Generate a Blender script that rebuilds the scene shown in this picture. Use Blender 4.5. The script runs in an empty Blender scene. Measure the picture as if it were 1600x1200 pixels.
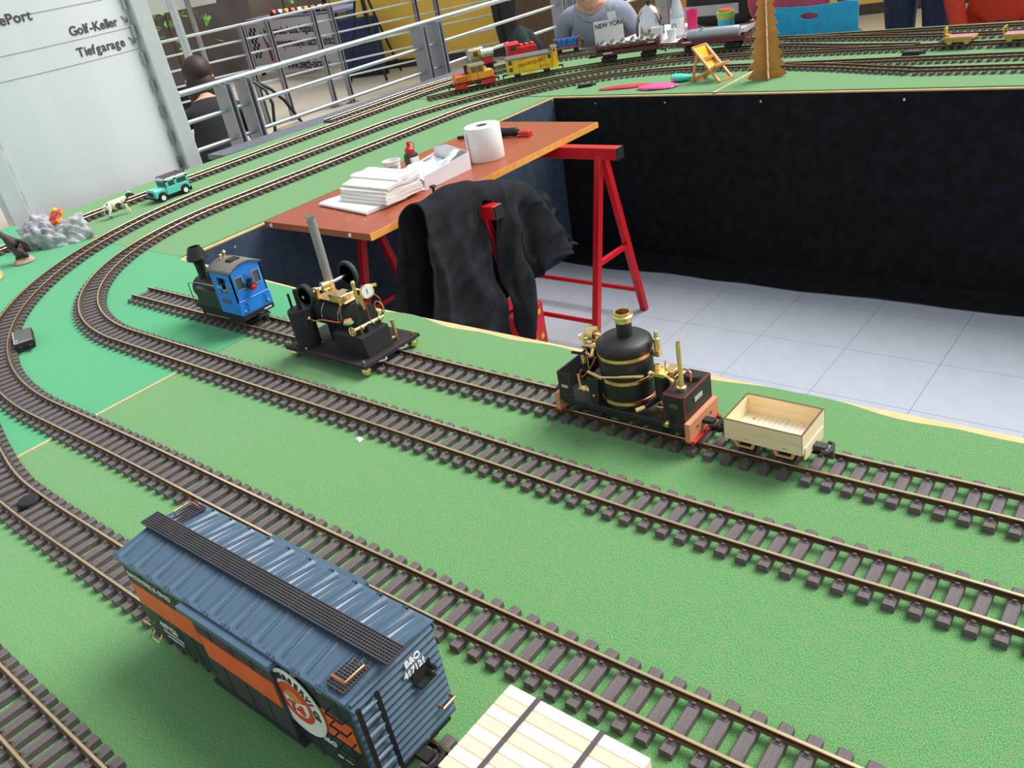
import bpy, bmesh, math, random
from mathutils import Vector, Matrix, noise
random.seed(7)
S = bpy.context.scene
COL = S.collection
# ---------------------------------------------------------------- camera
cam = bpy.data.cameras.new('camera'); camo = bpy.data.objects.new('camera', cam); COL.objects.link(camo)
F_ = Vector((-0.61144, 0.63145, -0.47687)); R_ = Vector((0.76831, 0.61794, -0.16686)); U_ = Vector((-0.18931, 0.46841, 0.86299))
camo.matrix_world = Matrix(((R_.x, U_.x, -F_.x, 0), (R_.y, U_.y, -F_.y, 0), (R_.z, U_.z, -F_.z, 0.714), (0, 0, 0, 1)))
cam.sensor_width = 36; cam.lens = 36 * 1329.3 / 1600; cam.clip_start = 0.02; cam.clip_end = 100
S.camera = camo
# ---------------------------------------------------------------- light: overcast daylight through a glass roof
w = bpy.data.worlds.new('world'); S.world = w; w.use_nodes = True
w.node_tree.nodes['Background'].inputs[0].default_value = (0.86, 0.94, 1.0, 1)
w.node_tree.nodes['Background'].inputs[1].default_value = 0.45
def sun(name, d, strength, ang, col):
    l = bpy.data.lights.new(name, 'SUN'); l.energy = strength; l.angle = math.radians(ang); l.color = col
    o = bpy.data.objects.new(name, l); COL.objects.link(o)
    o.rotation_euler = Vector(d).to_track_quat('-Z', 'Y').to_euler(); return o
sun('roof_daylight', (-0.42, -0.70, -1.0), 3.0, 38, (1.0, 0.98, 0.95))
vs = S.view_settings
vs.view_transform = 'Standard'; vs.look = 'None'; vs.gamma = 1; vs.use_curve_mapping = False; vs.exposure = 0.62
# ---------------------------------------------------------------- materials
def lin(c):
    return tuple(((v / 255) / 12.92 if v / 255 <= 0.04045 else ((v / 255 + 0.055) / 1.055) ** 2.4) for v in c) + (1,)
_M = {}
def mt(name, col=(128, 128, 128), rough=0.5, metal=0.0, var=0.12, sc=30, bump=0.0, bsc=300, spec=0.5, col2=None, trans=0, stretch=None, detail=4, emit=0, coat=0):
    if name in _M: return _M[name]
    m = bpy.data.materials.new(name); m.use_nodes = True; nt = m.node_tree; b = nt.nodes['Principled BSDF']
    tc = nt.nodes.new('ShaderNodeTexCoord'); mp = nt.nodes.new('ShaderNodeMapping'); nt.links.new(tc.outputs['Object'], mp.inputs[0])
    if stretch: mp.inputs['Scale'].default_value = stretch
    n = nt.nodes.new('ShaderNodeTexNoise'); n.inputs['Scale'].default_value = sc; n.inputs['Detail'].default_value = detail
    nt.links.new(mp.outputs[0], n.inputs['Vector'])
    r = nt.nodes.new('ShaderNodeValToRGB'); c = lin(col); r.color_ramp.elements[0].position = 0.3; r.color_ramp.elements[1].position = 0.7
    if col2: a, d = c, lin(col2)
    else:
        a = tuple(v * (1 - var) for v in c[:3]) + (1,); d = tuple(min(1, v * (1 + var)) for v in c[:3]) + (1,)
    r.color_ramp.elements[0].color = a; r.color_ramp.elements[1].color = d
    nt.links.new(n.outputs['Fac'], r.inputs[0]); nt.links.new(r.outputs[0], b.inputs['Base Color'])
    b.inputs['Roughness'].default_value = rough; b.inputs['Metallic'].default_value = metal
    b.inputs['Specular IOR Level'].default_value = spec
    if coat: b.inputs['Coat Weight'].default_value = coat
    if trans: b.inputs['Transmission Weight'].default_value = trans
    if emit:
        b.inputs['Emission Color'].default_value = c; b.inputs['Emission Strength'].default_value = emit
    if bump:
        n2 = nt.nodes.new('ShaderNodeTexNoise'); n2.inputs['Scale'].default_value = bsc; n2.inputs['Detail'].default_value = 3
        nt.links.new(mp.outputs[0], n2.inputs['Vector'])
        bp = nt.nodes.new('ShaderNodeBump'); bp.inputs['Strength'].default_value = bump; bp.inputs['Distance'].default_value = 0.002
        nt.links.new(n2.outputs['Fac'], bp.inputs['Height']); nt.links.new(bp.outputs[0], b.inputs['Normal'])
    _M[name] = m; return m
def carpet_mat(name, c1, c2, c3):
    m = bpy.data.materials.new(name); m.use_nodes = True; nt = m.node_tree; b = nt.nodes['Principled BSDF']
    tc = nt.nodes.new('ShaderNodeTexCoord')
    def nz(sc, det, st=None):
        n = nt.nodes.new('ShaderNodeTexNoise'); n.inputs['Scale'].default_value = sc; n.inputs['Detail'].default_value = det
        if st:
            mp = nt.nodes.new('ShaderNodeMapping'); mp.inputs['Scale'].default_value = st; mp.inputs['Rotation'].default_value = (0, 0, .5)
            nt.links.new(tc.outputs['Object'], mp.inputs[0]); nt.links.new(mp.outputs[0], n.inputs['Vector'])
        else: nt.links.new(tc.outputs['Object'], n.inputs['Vector'])
        return n
    a = nz(70, 8); f = nz(900, 6, (1, .6, 1))
    r = nt.nodes.new('ShaderNodeValToRGB'); e = r.color_ramp.elements; e[0].position = .36; e[0].color = lin(c1); e[1].position = .60; e[1].color = lin(c2)
    nt.links.new(f.outputs['Fac'], r.inputs[0])
    mx = nt.nodes.new('ShaderNodeMixRGB'); mx.inputs['Color2'].default_value = lin(c3)
    r2 = nt.nodes.new('ShaderNodeValToRGB'); r2.color_ramp.elements[0].position = .45; r2.color_ramp.elements[1].position = .72
    r2.color_ramp.elements[1].color = (.55, .55, .55, 1)
    nt.links.new(a.outputs['Fac'], r2.inputs[0]); nt.links.new(r2.outputs[0], mx.inputs['Fac'])
    nt.links.new(r.outputs[0], mx.inputs['Color1']); nt.links.new(mx.outputs[0], b.inputs['Base Color'])
    b.inputs['Roughness'].default_value = .95; b.inputs['Specular IOR Level'].default_value = .1
    b.inputs['Sheen Weight'].default_value = .25; b.inputs['Sheen Roughness'].default_value = .6
    bp = nt.nodes.new('ShaderNodeBump'); bp.inputs['Strength'].default_value = .5; bp.inputs['Distance'].default_value = .0012
    nt.links.new(f.outputs['Fac'], bp.inputs['Height']); nt.links.new(bp.outputs[0], b.inputs['Normal'])
    _M[name] = m; return m
# ---------------------------------------------------------------- mesh builder
class B:
    def __init__(s, xf=None): s.v = []; s.f = []; s.m = []; s.cur = 0; s.xf = xf
    def add(s, vs, fs):
        o = len(s.v)
        s.v += [tuple(s.xf @ Vector(v)) if s.xf else tuple(v) for v in vs]
        s.f += [tuple(i + o for i in f) for f in fs]; s.m += [s.cur] * len(fs); return s
    def box(s, x0, x1, y0, y1, z0, z1, tx=0, ty=0):
        # tx, ty: inset of the top
        return s.add([(x0, y0, z0), (x1, y0, z0), (x1, y1, z0), (x0, y1, z0), (x0 + tx, y0 + ty, z1), (x1 - tx, y0 + ty, z1), (x1 - tx, y1 - ty, z1), (x0 + tx, y1 - ty, z1)],
                     [(3, 2, 1, 0), (4, 5, 6, 7), (0, 1, 5, 4), (1, 2, 6, 5), (2, 3, 7, 6), (3, 0, 4, 7)])
    def bar(s, p0, p1, wd, ht, up=(0, 0, 1)):
        p0 = Vector(p0); p1 = Vector(p1); d = (p1 - p0).normalized(); u = Vector(up)
        if abs(d.dot(u)) > .98: u = Vector((1, 0, 0))
        a = d.cross(u).normalized() * wd / 2; b = a.cross(d).normalized() * ht / 2
        vs = [p + i * a + j * b for p in (p0, p1) for i, j in ((-1, -1), (1, -1), (1, 1), (-1, 1))]
        return s.add(vs, [(0, 1, 2, 3), (7, 6, 5, 4), (0, 4, 5, 1), (1, 5, 6, 2), (2, 6, 7, 3), (3, 7, 4, 0)])
    def cyl(s, p0, p1, r0, r1=None, n=16, cap=True):
        r1 = r0 if r1 is None else r1; p0 = Vector(p0); p1 = Vector(p1); d = (p1 - p0).normalized()
        u = Vector((0, 0, 1)) if abs(d.z) < .9 else Vector((1, 0, 0))
        a = d.cross(u).normalized(); b = d.cross(a)
        vs = []
        for p, r in ((p0, r0), (p1, r1)):
            for i in range(n):
                t = 2 * math.pi * i / n; vs.append(p + a * r * math.cos(t) + b * r * math.sin(t))
        fs = [(i, (i + 1) % n, n + (i + 1) % n, n + i) for i in range(n)]
        if cap: fs += [tuple(range(n - 1, -1, -1)), tuple(range(n, 2 * n))]
        return s.add(vs, fs)
    def lathe(s, prof, c=(0, 0, 0), ax='z', n=20):
        c = Vector(c); vs = []; fs = []; k = len(prof)
        for i in range(n):
            t = 2 * math.pi * i / n; ct, st = math.cos(t), math.sin(t)
            for r, h in prof:
                l = {'z': (r * ct, r * st, h), 'x': (h, r * ct, r * st), 'y': (r * st, h, r * ct)}[ax]
                vs.append(c + Vector(l))
        for i in range(n):
            j = (i + 1) % n
            for q in range(k - 1): fs.append((i * k + q, j * k + q, j * k + q + 1, i * k + q + 1))
        if prof[0][0] > 1e-6: fs.append(tuple(i * k for i in range(n - 1, -1, -1)))
        if prof[-1][0] > 1e-6: fs.append(tuple(i * k + k - 1 for i in range(n)))
        return s.add(vs, fs)
    def sph(s, c, r, n=12, sc=(1, 1, 1)):
        m = max(4, n // 2 + 1); c = Vector(c); vs = []; fs = []
        for j in range(m + 1):
            ph = math.pi * j / m
            for i in range(n):
                t = 2 * math.pi * i / n
                vs.append(c + Vector((r * sc[0] * math.sin(ph) * math.cos(t), r * sc[1] * math.sin(ph) * math.sin(t), r * sc[2] * math.cos(ph))))
        for j in range(m):
            for i in range(n): fs.append((j * n + i, (j + 1) * n + i, (j + 1) * n + (i + 1) % n, j * n + (i + 1) % n))
        return s.add(vs, fs)
    def tube(s, pts, r, n=8, closed=False, smooth=0):
        P = [Vector(p) for p in pts]
        for _ in range(smooth):
            Q = [P[0]]
            for a, b in zip(P, P[1:]): Q += [a * .75 + b * .25, a * .25 + b * .75]
            P = Q + [P[-1]]
        k = len(P); vs = []; fs = []; u = None
        for i in range(k):
            a = P[(i - 1) % k] if (closed or i > 0) else P[i]; b = P[(i + 1) % k] if (closed or i < k - 1) else P[i]
            d = (b - a).normalized()
            if u is None: u = d.cross(Vector((.31, .2, .93))).normalized()
            u = (u - d * u.dot(d)).normalized(); w_ = d.cross(u); rr = r[i] if isinstance(r, (list, tuple)) else r
            for j in range(n):
                t = 2 * math.pi * j / n; vs.append(P[i] + u * rr * math.cos(t) + w_ * rr * math.sin(t))
        for i in range(k if closed else k - 1):
            q = (i + 1) % k
            for j in range(n): fs.append((i * n + j, i * n + (j + 1) % n, q * n + (j + 1) % n, q * n + j))
        if not closed: fs += [tuple(range(n - 1, -1, -1)), tuple(range((k - 1) * n, k * n))]
        return s.add(vs, fs)
    def torus(s, c, Rr, r, ax='z', n=20, k=8):
        c = Vector(c); pts = []
        for i in range(n):
            t = 2 * math.pi * i / n; a, b = Rr * math.cos(t), Rr * math.sin(t)
            pts.append(c + Vector({'z': (a, b, 0), 'x': (0, a, b), 'y': (a, 0, b)}[ax]))
        return s.tube(pts, r, k, closed=True)
    def prism(s, poly, a, b, ax='z'):
        mp = {'z': lambda p, h: (p[0], p[1], h), 'y': lambda p, h: (p[0], h, p[1]), 'x': lambda p, h: (h, p[0], p[1])}[ax]
        n = len(poly)
        return s.add([mp(p, a) for p in poly] + [mp(p, b) for p in poly],
                     [tuple(range(n - 1, -1, -1)), tuple(range(n, 2 * n))] + [(i, (i + 1) % n, n + (i + 1) % n, n + i) for i in range(n)])
    def grid(s, fn, nu, nv, cu=False):
        vs = [fn(i / nu, j / nv) for i in range(nu + (0 if cu else 1)) for j in range(nv + 1)]; k = nv + 1; N = nu if cu else nu + 1
        fs = [(i * k + j, ((i + 1) % N) * k + j, ((i + 1) % N) * k + j + 1, i * k + j + 1) for i in range(nu) for j in range(nv)]
        return s.add(vs, fs)
    def mesh(s, name, mats, smooth=False, bevel=0):
        me = bpy.data.meshes.new(name); me.from_pydata(s.v, [], s.f)
        if not isinstance(mats, (list, tuple)): mats = [mats]
        for m in mats: me.materials.append(m)
        if len(mats) > 1: me.polygons.foreach_set('material_index', s.m)
        bm = bmesh.new(); bm.from_mesh(me); bmesh.ops.recalc_face_normals(bm, faces=bm.faces); bm.to_mesh(me); bm.free()
        if smooth:
            me.polygons.foreach_set('use_smooth', [True] * len(me.polygons)); me.set_sharp_from_angle(angle=math.radians(38))
        me.update(); return me
    def build(s, name, mats, parent=None, smooth=False, bevel=0, seg=1, solid=0, label=None, sub=0, loc=None, rot=None):
        o = bpy.data.objects.new(name, s.mesh(name, mats, smooth)); COL.objects.link(o)
        if parent: o.parent = parent
        if loc: o.location = loc
        if rot: o.rotation_euler = rot
        if solid: md = o.modifiers.new('solid', 'SOLIDIFY'); md.thickness = solid; md.offset = 0
        if sub: md = o.modifiers.new('sub', 'SUBSURF'); md.levels = sub; md.render_levels = sub
        if bevel: md = o.modifiers.new('bevel', 'BEVEL'); md.width = bevel; md.segments = seg; md.limit_method = 'ANGLE'
        if label: o['label'] = label
        return o
def tag(o, label, cat, group=None):
    o['label'] = label; o['category'] = cat
    if group: o['group'] = group
    return o
def root(name, label, cat, loc=(0, 0, 0), rz=0, group=None, rot=None):
    o = bpy.data.objects.new(name, None); o.empty_display_size = .02; COL.objects.link(o); o.location = loc; o.rotation_euler = rot or (0, 0, rz)
    return tag(o, label, cat, group)
def struct(o): o['kind'] = 'structure'; return o
def text(body, size, mat, parent, M4, name='lettering', ext=.0004, align='LEFT', sx=1.0, bold=0):
    # M4 : columns give the writing direction, the up direction and the normal, and the place
    cu = bpy.data.curves.new('t', 'FONT'); cu.body = body; cu.size = size; cu.extrude = ext; cu.align_x = align; cu.offset = bold
    t = bpy.data.objects.new('t', cu); COL.objects.link(t)
    dg = bpy.context.evaluated_depsgraph_get(); me = bpy.data.meshes.new_from_object(t.evaluated_get(dg))
    bpy.data.objects.remove(t); bpy.data.curves.remove(cu)
    me.transform(M4 @ Matrix.Diagonal((sx, 1, 1, 1))); me.materials.clear(); me.materials.append(mat)
    o = bpy.data.objects.new(name, me); COL.objects.link(o); o.parent = parent; return o
def frame(o, x, y):
    x = Vector(x).normalized(); y = Vector(y).normalized(); z = x.cross(y)
    return Matrix(((x.x, y.x, z.x, o[0]), (x.y, y.y, z.y, o[1]), (x.z, y.z, z.z, o[2]), (0, 0, 0, 1)))
def clone(o, parent=None, **kw):
    c = o.copy(); COL.objects.link(c); c.parent = parent
    for ch in list(o.children): clone(ch, c)
    for k, v in kw.items(): c[k] = v
    return c
def wobble(p, s, a): return a * noise.noise(Vector(p) * s)
BLACK = mt('black_enamel', (26, 26, 28), .42, 0, .15, 40)
MATTE = mt('matte_black', (30, 30, 32), .75, 0, .15, 60, .2, 500)
STEEL = mt('polished_steel', (190, 192, 196), .25, 1, .05)
BRASS = mt('brass', (252, 214, 152), .28, 1, .08, 80)
COPPER = mt('copper', (214, 130, 96), .28, 1, .1, 80)
RED = mt('red_paint', (196, 24, 34), .35, 0, .06)
WHITE = mt('white_paper', (236, 236, 234), .8, 0, .03)
GLASS = mt('smoky_glass', (60, 66, 70), .08, 0, .05, spec=.8)
# ================================================================ setting
FLZ = -0.70
stone = mt('pale_stone', (206, 196, 178), .38, 0, .06, 3, 0, 300)
fl = struct(B().box(-18, 6, -4, 16, FLZ - .06, FLZ - .004).build('floor', stone))
tile_m = mt('grey_tile', (172, 178, 188), .62, 0, .04, 14, .08, 700)
tw, th = .290, .288
bt = B().box(0, tw - .0014, 0, th - .0014, -.004, 0)
tme = bt.mesh('tile', tile_m)
for i in range(-9, 8):
    for j in range(-8, 9):
        x0 = -1.178 + i * tw; y0 = 2.492 + j * th
        if x0 < -3.9 or x0 > 1.0 or y0 > 4.9: continue
        t = bpy.data.objects.new('tile', tme); COL.objects.link(t); t.parent = fl; t.location = (x0, y0, FLZ)
# walls of the hall
ym = mt('yellow_wall', (246, 202, 84), .7, 0, .06, 4, .05, 60)
wy = B().bar((-8.75, 7.62, 0.8), (2.5, 10.6, .8), .15, 3.0).build('wall_yellow', ym); struct(wy)
struct(B().bar((-8.72, 7.55, FLZ + .045), (2.5, 10.52, FLZ + .045), .04, .09).build('baseboard_yellow', mt('dark_skirting', (70, 60, 55), .5)))
dkw = mt('dark_partition', (56, 48, 46), .85, 0, .4, 2, 0, 30)
struct(B().bar((-9.2, 2.4, .6), (-12.0, 8.3, .6), .08, 2.6).build('wall_partition', dkw))
dk = mt('dim_wall', (96, 84, 76), .8, 0, .35, 1.2, 0, 30, detail=3)
struct(B().bar((-13.4, -2, 1.6), (-13.4, 13.2, 1.6), .1, 4.7).build('wall_left', dk))
struct(B().bar((-13.4, 13.2, 1.6), (5, 14.5, 1.6), .1, 4.7).build('wall_back', dk))
# ---------------------------------------------------------------- layout boards
green = carpet_mat('green_felt', (60, 104, 60), (108, 168, 98), (114, 142, 90))
emer = carpet_mat('emerald_felt', (40, 120, 78), (70, 180, 118), (84, 158, 98))
ply = mt('plywood_edge', (222, 184, 132), .7, 0, .12, 20, 0, 300, stretch=(1, 1, 12))
def board(label, x0, x1, y0, y1, felt, panel_poly=None, carpet_poly=None, legs=()):
    r = root('layout_board', label, 'layout board', ((x0 + x1) / 2, (y0 + y1) / 2, FLZ), 0, 'boards of the model railway layout')
    ox, oy = -(x0 + x1) / 2, -(y0 + y1) / 2
    sh = lambda P: [(x + ox, y + oy) for x, y in P]
    R4 = [(x0, y0), (x1, y0), (x1, y1), (x0, y1)]
    B().prism(sh(panel_poly or R4), -FLZ - .022, -FLZ - .004).build('panel', ply, r, bevel=.001)
    B().prism(sh(carpet_poly or R4), -FLZ - .004, -FLZ).build('carpet', felt, r, label='green felt carpet covering the board')
    for lx, ly in legs: B().box(lx + ox - .02, lx + ox + .02, ly + oy - .02, ly + oy + .02, 0, -FLZ - .022).build('leg', ply, r)
    return r
g = .0012
def wav(xa, xb, yb, amp, n=60, seed=0):
    return [(xa + (xb - xa) * i / n, yb + amp * (noise.noise(Vector((i * .22 + seed, seed, .3))) - .1)) for i in range(n + 1)]
board('green felt board under the box car with a ragged carpet edge along the pit', -1.634 + g, .7, -.15, 1.107, green,
      None, [(-1.634 + g, -.15), (.7, -.15)] + wav(.7, -1.634 + g, 1.096, .024, 90, 3.1), ((-1.5, 0), (.6, 0), (-1.5, 1.04), (.6, 1.04)))
board('emerald green felt corner board where the tracks curve', -3.6, -1.634 - g, -.15, 1.165, emer,
      [(-3.6, -.15), (-1.634 - g, -.15), (-1.634 - g, 1.118), (-2.36, 1.165 - g), (-3.6, 1.165 - g)],
      [(-3.6, -.15), (-1.634 - g, -.15), (-1.634 - g, 1.108), (-2.0, 1.126), (-2.36, 1.15), (-2.37, 1.165 - g), (-3.6, 1.165 - g)], ((-3.5, 0), (-1.7, 0), (-3.5, 1.05), (-1.75, 1.04)))
board('green felt board beside the brown table with three parallel tracks', -3.5, -2.36, 1.165, 3.03, green,
      [(-3.53, 1.165), (-2.36, 1.165), (-2.36, 3.03 - g), (-3.40, 3.03 - g)], [(-3.53, 1.165), (-2.371, 1.165), (-2.366, 3.03 - g), (-3.40, 3.03 - g)], ((-3.4, 1.3), (-2.45, 1.3), (-2.45, 2.9)))
board('green felt board carrying the orange shunter and the folding deck chair', -3.42, -1.591, 3.03, 4.12, green,
      [(-3.40, 3.03), (-1.591, 3.03), (-1.591, 4.12), (-3.30, 4.12)], [(-3.40, 3.042), (-1.60, 3.042), (-1.60, 4.12), (-3.30, 4.12)], ((-3.2, 4.0), (-1.7, 4.0), (-1.7, 3.1), (-2.45, 3.1)))
board('green felt board with turnouts and the two mustard works trolleys', -1.589, .8, 3.03, 4.12, green,
      None, [(-1.589, 3.042), (.8, 3.042), (.8, 4.12), (-1.589, 4.12)], ((-1.5, 4.0), (.7, 4.0), (.7, 3.1)))
gs = root('plinth_board', 'bare dark grey board strip between the carpet and the railing', 'board', (-3.5, 2.95, FLZ))
gp = [(-.17, -.85), (-.03, -.85), (.095, .08), (.10, .85), (-.10, .85)]
B().prism([(a - .0 , b) for a, b in [(-.17, -.85), (-.0255, -.85), (.094, .078), (.178, 1.0), (-.06, 1.0)]], -FLZ - .03, -FLZ - .008).build('panel', mt('grey_board', (104, 110, 118), .6), gs)
B().box(-.12, -.08, -.8, -.76, 0, -FLZ - .03).build('leg', ply, gs); B().box(-.02, .02, .8, .84, 0, -FLZ - .03).build('leg', ply, gs)
# thin wooden joint strips that show between boards
jn = mt('joint_strip', (206, 180, 140), .7)
tag(B().box(-1.6385, -1.632, .345, .43, .0, .0022).build('joint_strip', jn), 'pale joint strip crossing the carpet beside the box car track', 'strip')
tag(B().box(-1.639, -1.633, .5165, .705, .0, .0022).build('joint_strip', jn), 'pale joint strip across the carpet between the curving tracks', 'strip')
tag(B().box(-1.602, -1.589, 3.033, 3.381, .0, .002).build('joint_strip', jn), 'pale joint strip on the felt beside the wooden fir tree', 'strip')
# ---------------------------------------------------------------- curtains
def curtain(name, label, p0, p1, nrm, mat, pud, seed, pleat=.012, n=150):
    p0 = Vector(p0); p1 = Vector(p1); nrm = Vector(nrm); L = (p1 - p0).length
    def fn(u, v):
        p = p0.lerp(p1, u); s = u * L
        k = .25 + .75 * min(1, v * 2)
        off = .004 + min(1, v * 6) * .008 + pleat * k * min(1, v * 12) * (math.sin(s * 9 + 3 * noise.noise(Vector((s * 1.5, seed, 0))) * 2) * .5 + noise.noise(Vector((s * 4, v * 2, seed))) * 1.1 + .5)
        if v <= .86:
            z = -.0085 + (FLZ + .012 + .0085) * (v / .86)
        else:
            t = (v - .86) / .14; z = FLZ + .004 + .010 * (1 - t) + .006 * abs(noise.noise(Vector((s * 6, t * 3, seed))))
            off += pud * t * (.6 + .8 * (noise.noise(Vector((s * 1.4, seed + 5, 0))) + .4))
        return p + nrm * off + Vector((0, 0, z))
    r = B().grid(fn, n, 40).build(name, mat, None, smooth=True)
    return r
blk = mt('black_cloth', (22, 25, 29), .92, 0, .35, 26, .5, 420, spec=.15)
nvy = mt('navy_cloth', (58, 72, 88), .92, 0, .18, 26, .4, 420, spec=.15)
tag(curtain('curtain', 'long black skirt', (-2.356, 3.03, 0), (.8, 3.03, 0), (0, -1, 0), blk, .15, 2.0), 'long black cloth skirt hanging from the deck chair board to the tiles', 'curtain')
tag(curtain('curtain', 'x', (-2.36, 1.172, 0), (-2.36, 3.016, 0), (1, 0, 0), nvy, .03, 5.0, .006), 'dark navy cloth skirt hanging beside the brown table', 'curtain')
for i, (x, y, z, ax) in enumerate([(-2.13, 3.0195, -.030, 0), (-1.80, 3.0195, -.030, 0), (-1.40, 3.0195, -.030, 0), (-.90, 3.0195, -.030, 0), (-2.3485, 1.33, -.030, 1)]):
    tag((B().lathe([(0.0, 0), (.005, .001), (.005, .0025), (.0, .004)], (0, 0, 0), 'x' if ax else 'y', 10)).build('upholstery_tack', STEEL, None, True, loc=(x + (.004 if ax else 0), y - (0 if ax else .010), z)),
        'small shiny tack pinning the ' + ('navy' if ax else 'black') + ' skirt under the board edge', 'tack', 'tacks along the skirt')
# ================================================================ tracks
def line(a, b):
    a = Vector(a); b = Vector(b); n = max(2, int((b - a).length / .04)); return [a.lerp(b, i / n) for i in range(n + 1)]
def arc(c, r, a0, a1):
    n = max(3, int(abs(math.radians(a1 - a0)) * r / .025)); return [Vector((c[0] + r * math.cos(math.radians(a0 + (a1 - a0) * i / n)), c[1] + r * math.sin(math.radians(a0 + (a1 - a0) * i / n)))) for i in range(n + 1)]
def spl(pts, step=.03):
    P = [Vector(p) for p in pts]; Q = []
    for i in range(len(P) - 1):
        p0 = P[i - 1] if i else P[0] * 2 - P[1]; p1, p2 = P[i], P[i + 1]; p3 = P[i + 2] if i + 2 < len(P) else P[-1] * 2 - P[-2]
        n = max(2, int((p2 - p1).length / step))
        for k in range(n):
            t = k / n; Q.append(.5 * ((2 * p1) + (p2 - p0) * t + (2 * p0 - 5 * p1 + 4 * p2 - p3) * t * t + (3 * p1 - p0 - 3 * p2 + p3) * t ** 3))
    return Q + [P[-1]]
def path(*segs):
    Q = []
    for s in segs:
        for q in s:
            if not Q or (q - Q[-1]).length > 1e-4: Q.append(q)
    return Q
plastic = mt('sleeper_brown', (100, 90, 90), .6, 0, .12, 30, .6, 90, stretch=(9, 1, 9))
rail_side = mt('rail_brown', (104, 80, 56), .42, .6, .25, 6)
rail_top = mt('rail_worn_brass', (228, 202, 166), .28, .9, .12, 5)
railg_side = mt('rail_grey', (104, 98, 90), .45, .5, .2, 6)
SL = .042
def sleeper_mesh():
    b = B()
    w, h, c = .0068, .0098, .0015
    b.prism([(-w, 0), (w, 0), (w, h - c), (w - c, h), (-w + c, h), (-w, h - c)], -SL, SL, 'y')
    for y in (-.0242, .0242):
        for s in (-1, 1):
            b.box(-.0026, .0026, y + s * .0052 - .0016, y + s * .0052 + .0016, h - .0005, h + .0035, .0006, .0004)
        b.box(-.0042, .0042, y - .0085, y + .0085, h - .0005, h + .0008)
    return b.mesh('sleeper', plastic)
SME = sleeper_mesh()
PR = [(-.0038, .0098), (.0038, .0098), (.0038, .0106), (.0009, .0116), (.0009, .0142), (.0019, .0150), (.0019, .0170), (.0014, .0176), (-.0014, .0176), (-.0019, .0170), (-.0019, .0150), (-.0009, .0142), (-.0009, .0116), (-.0038, .0106)]
def rail(P, off, parent, o, side):
    b = B(); k = len(P); n = len(PR); vs = []
    for i in range(k):
        d = (P[min(i + 1, k - 1)] - P[max(i - 1, 0)]).normalized(); nm = Vector((-d.y, d.x))
        for x, z in PR:
            q = P[i] + nm * (off + x); vs.append((q.x - o[0], q.y - o[1], z))
    for i in range(k - 1):
        for j in range(n):
            b.cur = 1 if j in (6, 7, 8) else 0
            b.add([], []); b.f.append((i * n + j, i * n + (j + 1) % n, (i + 1) * n + (j + 1) % n, (i + 1) * n + j)); b.m.append(b.cur)
    b.v = vs; b.cur = 0
    b.f += [tuple(range(n - 1, -1, -1)), tuple(range((k - 1) * n, k * n))]; b.m += [0, 0]
    return b.build('rail', [side, rail_top], parent, True)
def at_s(P, s):
    for a, b in zip(P, P[1:]):
        l = (b - a).length
        if s <= l: return a.lerp(b, s / l), (b - a).normalized()
        s -= l
    return P[-1], (P[-1] - P[-2]).normalized()
def lateral(main, p):
    best = None
    for a, c in zip(main, main[1:]):
        ac = c - a; t = max(0, min(1, (p - a).dot(ac) / ac.length_squared)); q = a + ac * t; d = (p - q).length
        if best is None or d < best[0]: best = (d, (c - a).cross(p - a) if False else ac.x * (p.y - a.y) - ac.y * (p.x - a.x), ac)
    return best
def trim(P, main):
    return [p for p in P if lateral(main, p)[0] > .0046]
def dense(P): return [q for a, c in zip(P, P[1:]) for q in (a.lerp(c, k / 8) for k in range(8))] + [P[-1]]
def track(label, P, near=None, main=None, side=rail_side, skip=(), start=.012, group='railway tracks on the green boards'):
    """near(p) -> True where the sleepers are big enough to be built one by one"""
    o = (P[0].x, P[0].y)
    r = root('railway_track', label, 'railway track', (o[0], o[1], 0), 0, group)
    # split into sections about 0.6 m long is not visible: two continuous rails
    for off in (-.0242, .0242): rail(P, off, r, o, side)
    L = sum((b - a).length for a, b in zip(P, P[1:])); s = start; i = 0; far = B()
    while s < L - .008:
        p, d = at_s(P, s); ang = math.atan2(d.y, d.x)
        y0, y1 = -SL, SL
        if main:
            dl, sg, ac = lateral(main, p)
            if dl < .0875:
                up_ = (1 if sg > 0 else -1) * (1 if ac.dot(d) > 0 else -1)      # side away from the main line
                e = SL + .0012 - dl
                y0, y1 = (e, SL) if up_ > 0 else (-SL, -e)
        if y1 - y0 > .006 and not any(a <= s <= b for a, b in skip):
            if near and near(p):
                t = bpy.data.objects.new('sleeper', SME); COL.objects.link(t); t.parent = r; t.location = (p.x - o[0], p.y - o[1], 0); t.rotation_euler = (0, 0, ang + random.uniform(-.012, .012))
            else:
                far.xf = Matrix.Translation((p.x - o[0], p.y - o[1], 0)) @ Matrix.Rotation(ang, 4, 'Z')
                far.prism([(-.0066, 0), (.0066, 0), (.0052, .0095), (-.0052, .0095)], y0, y1, 'y')
                for y in [q for q in (-.0242, .0242) if y0 < q - .007 and q + .007 < y1]: far.box(-.003, .003, y - .0068, y + .0068, .009, .0125, .001, .001)
        i += 1; s += .027 + (.0045 if i % 11 == 0 else 0)
    if far.v:
        q = far.build('sleepers', plastic, r); q['kind'] = 'stuff'
    return r
NEAR = lambda p: p.y < 1.75
T1 = spl([(-2.185, .9305), (-1.48, .9255), (-1.15, .9185), (-.79, .918), (-.34, .9225), (-.12, .9275), (.45, .93)])
track('straight siding track carrying the three small engines beside the pit edge', T1, NEAR)
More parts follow.
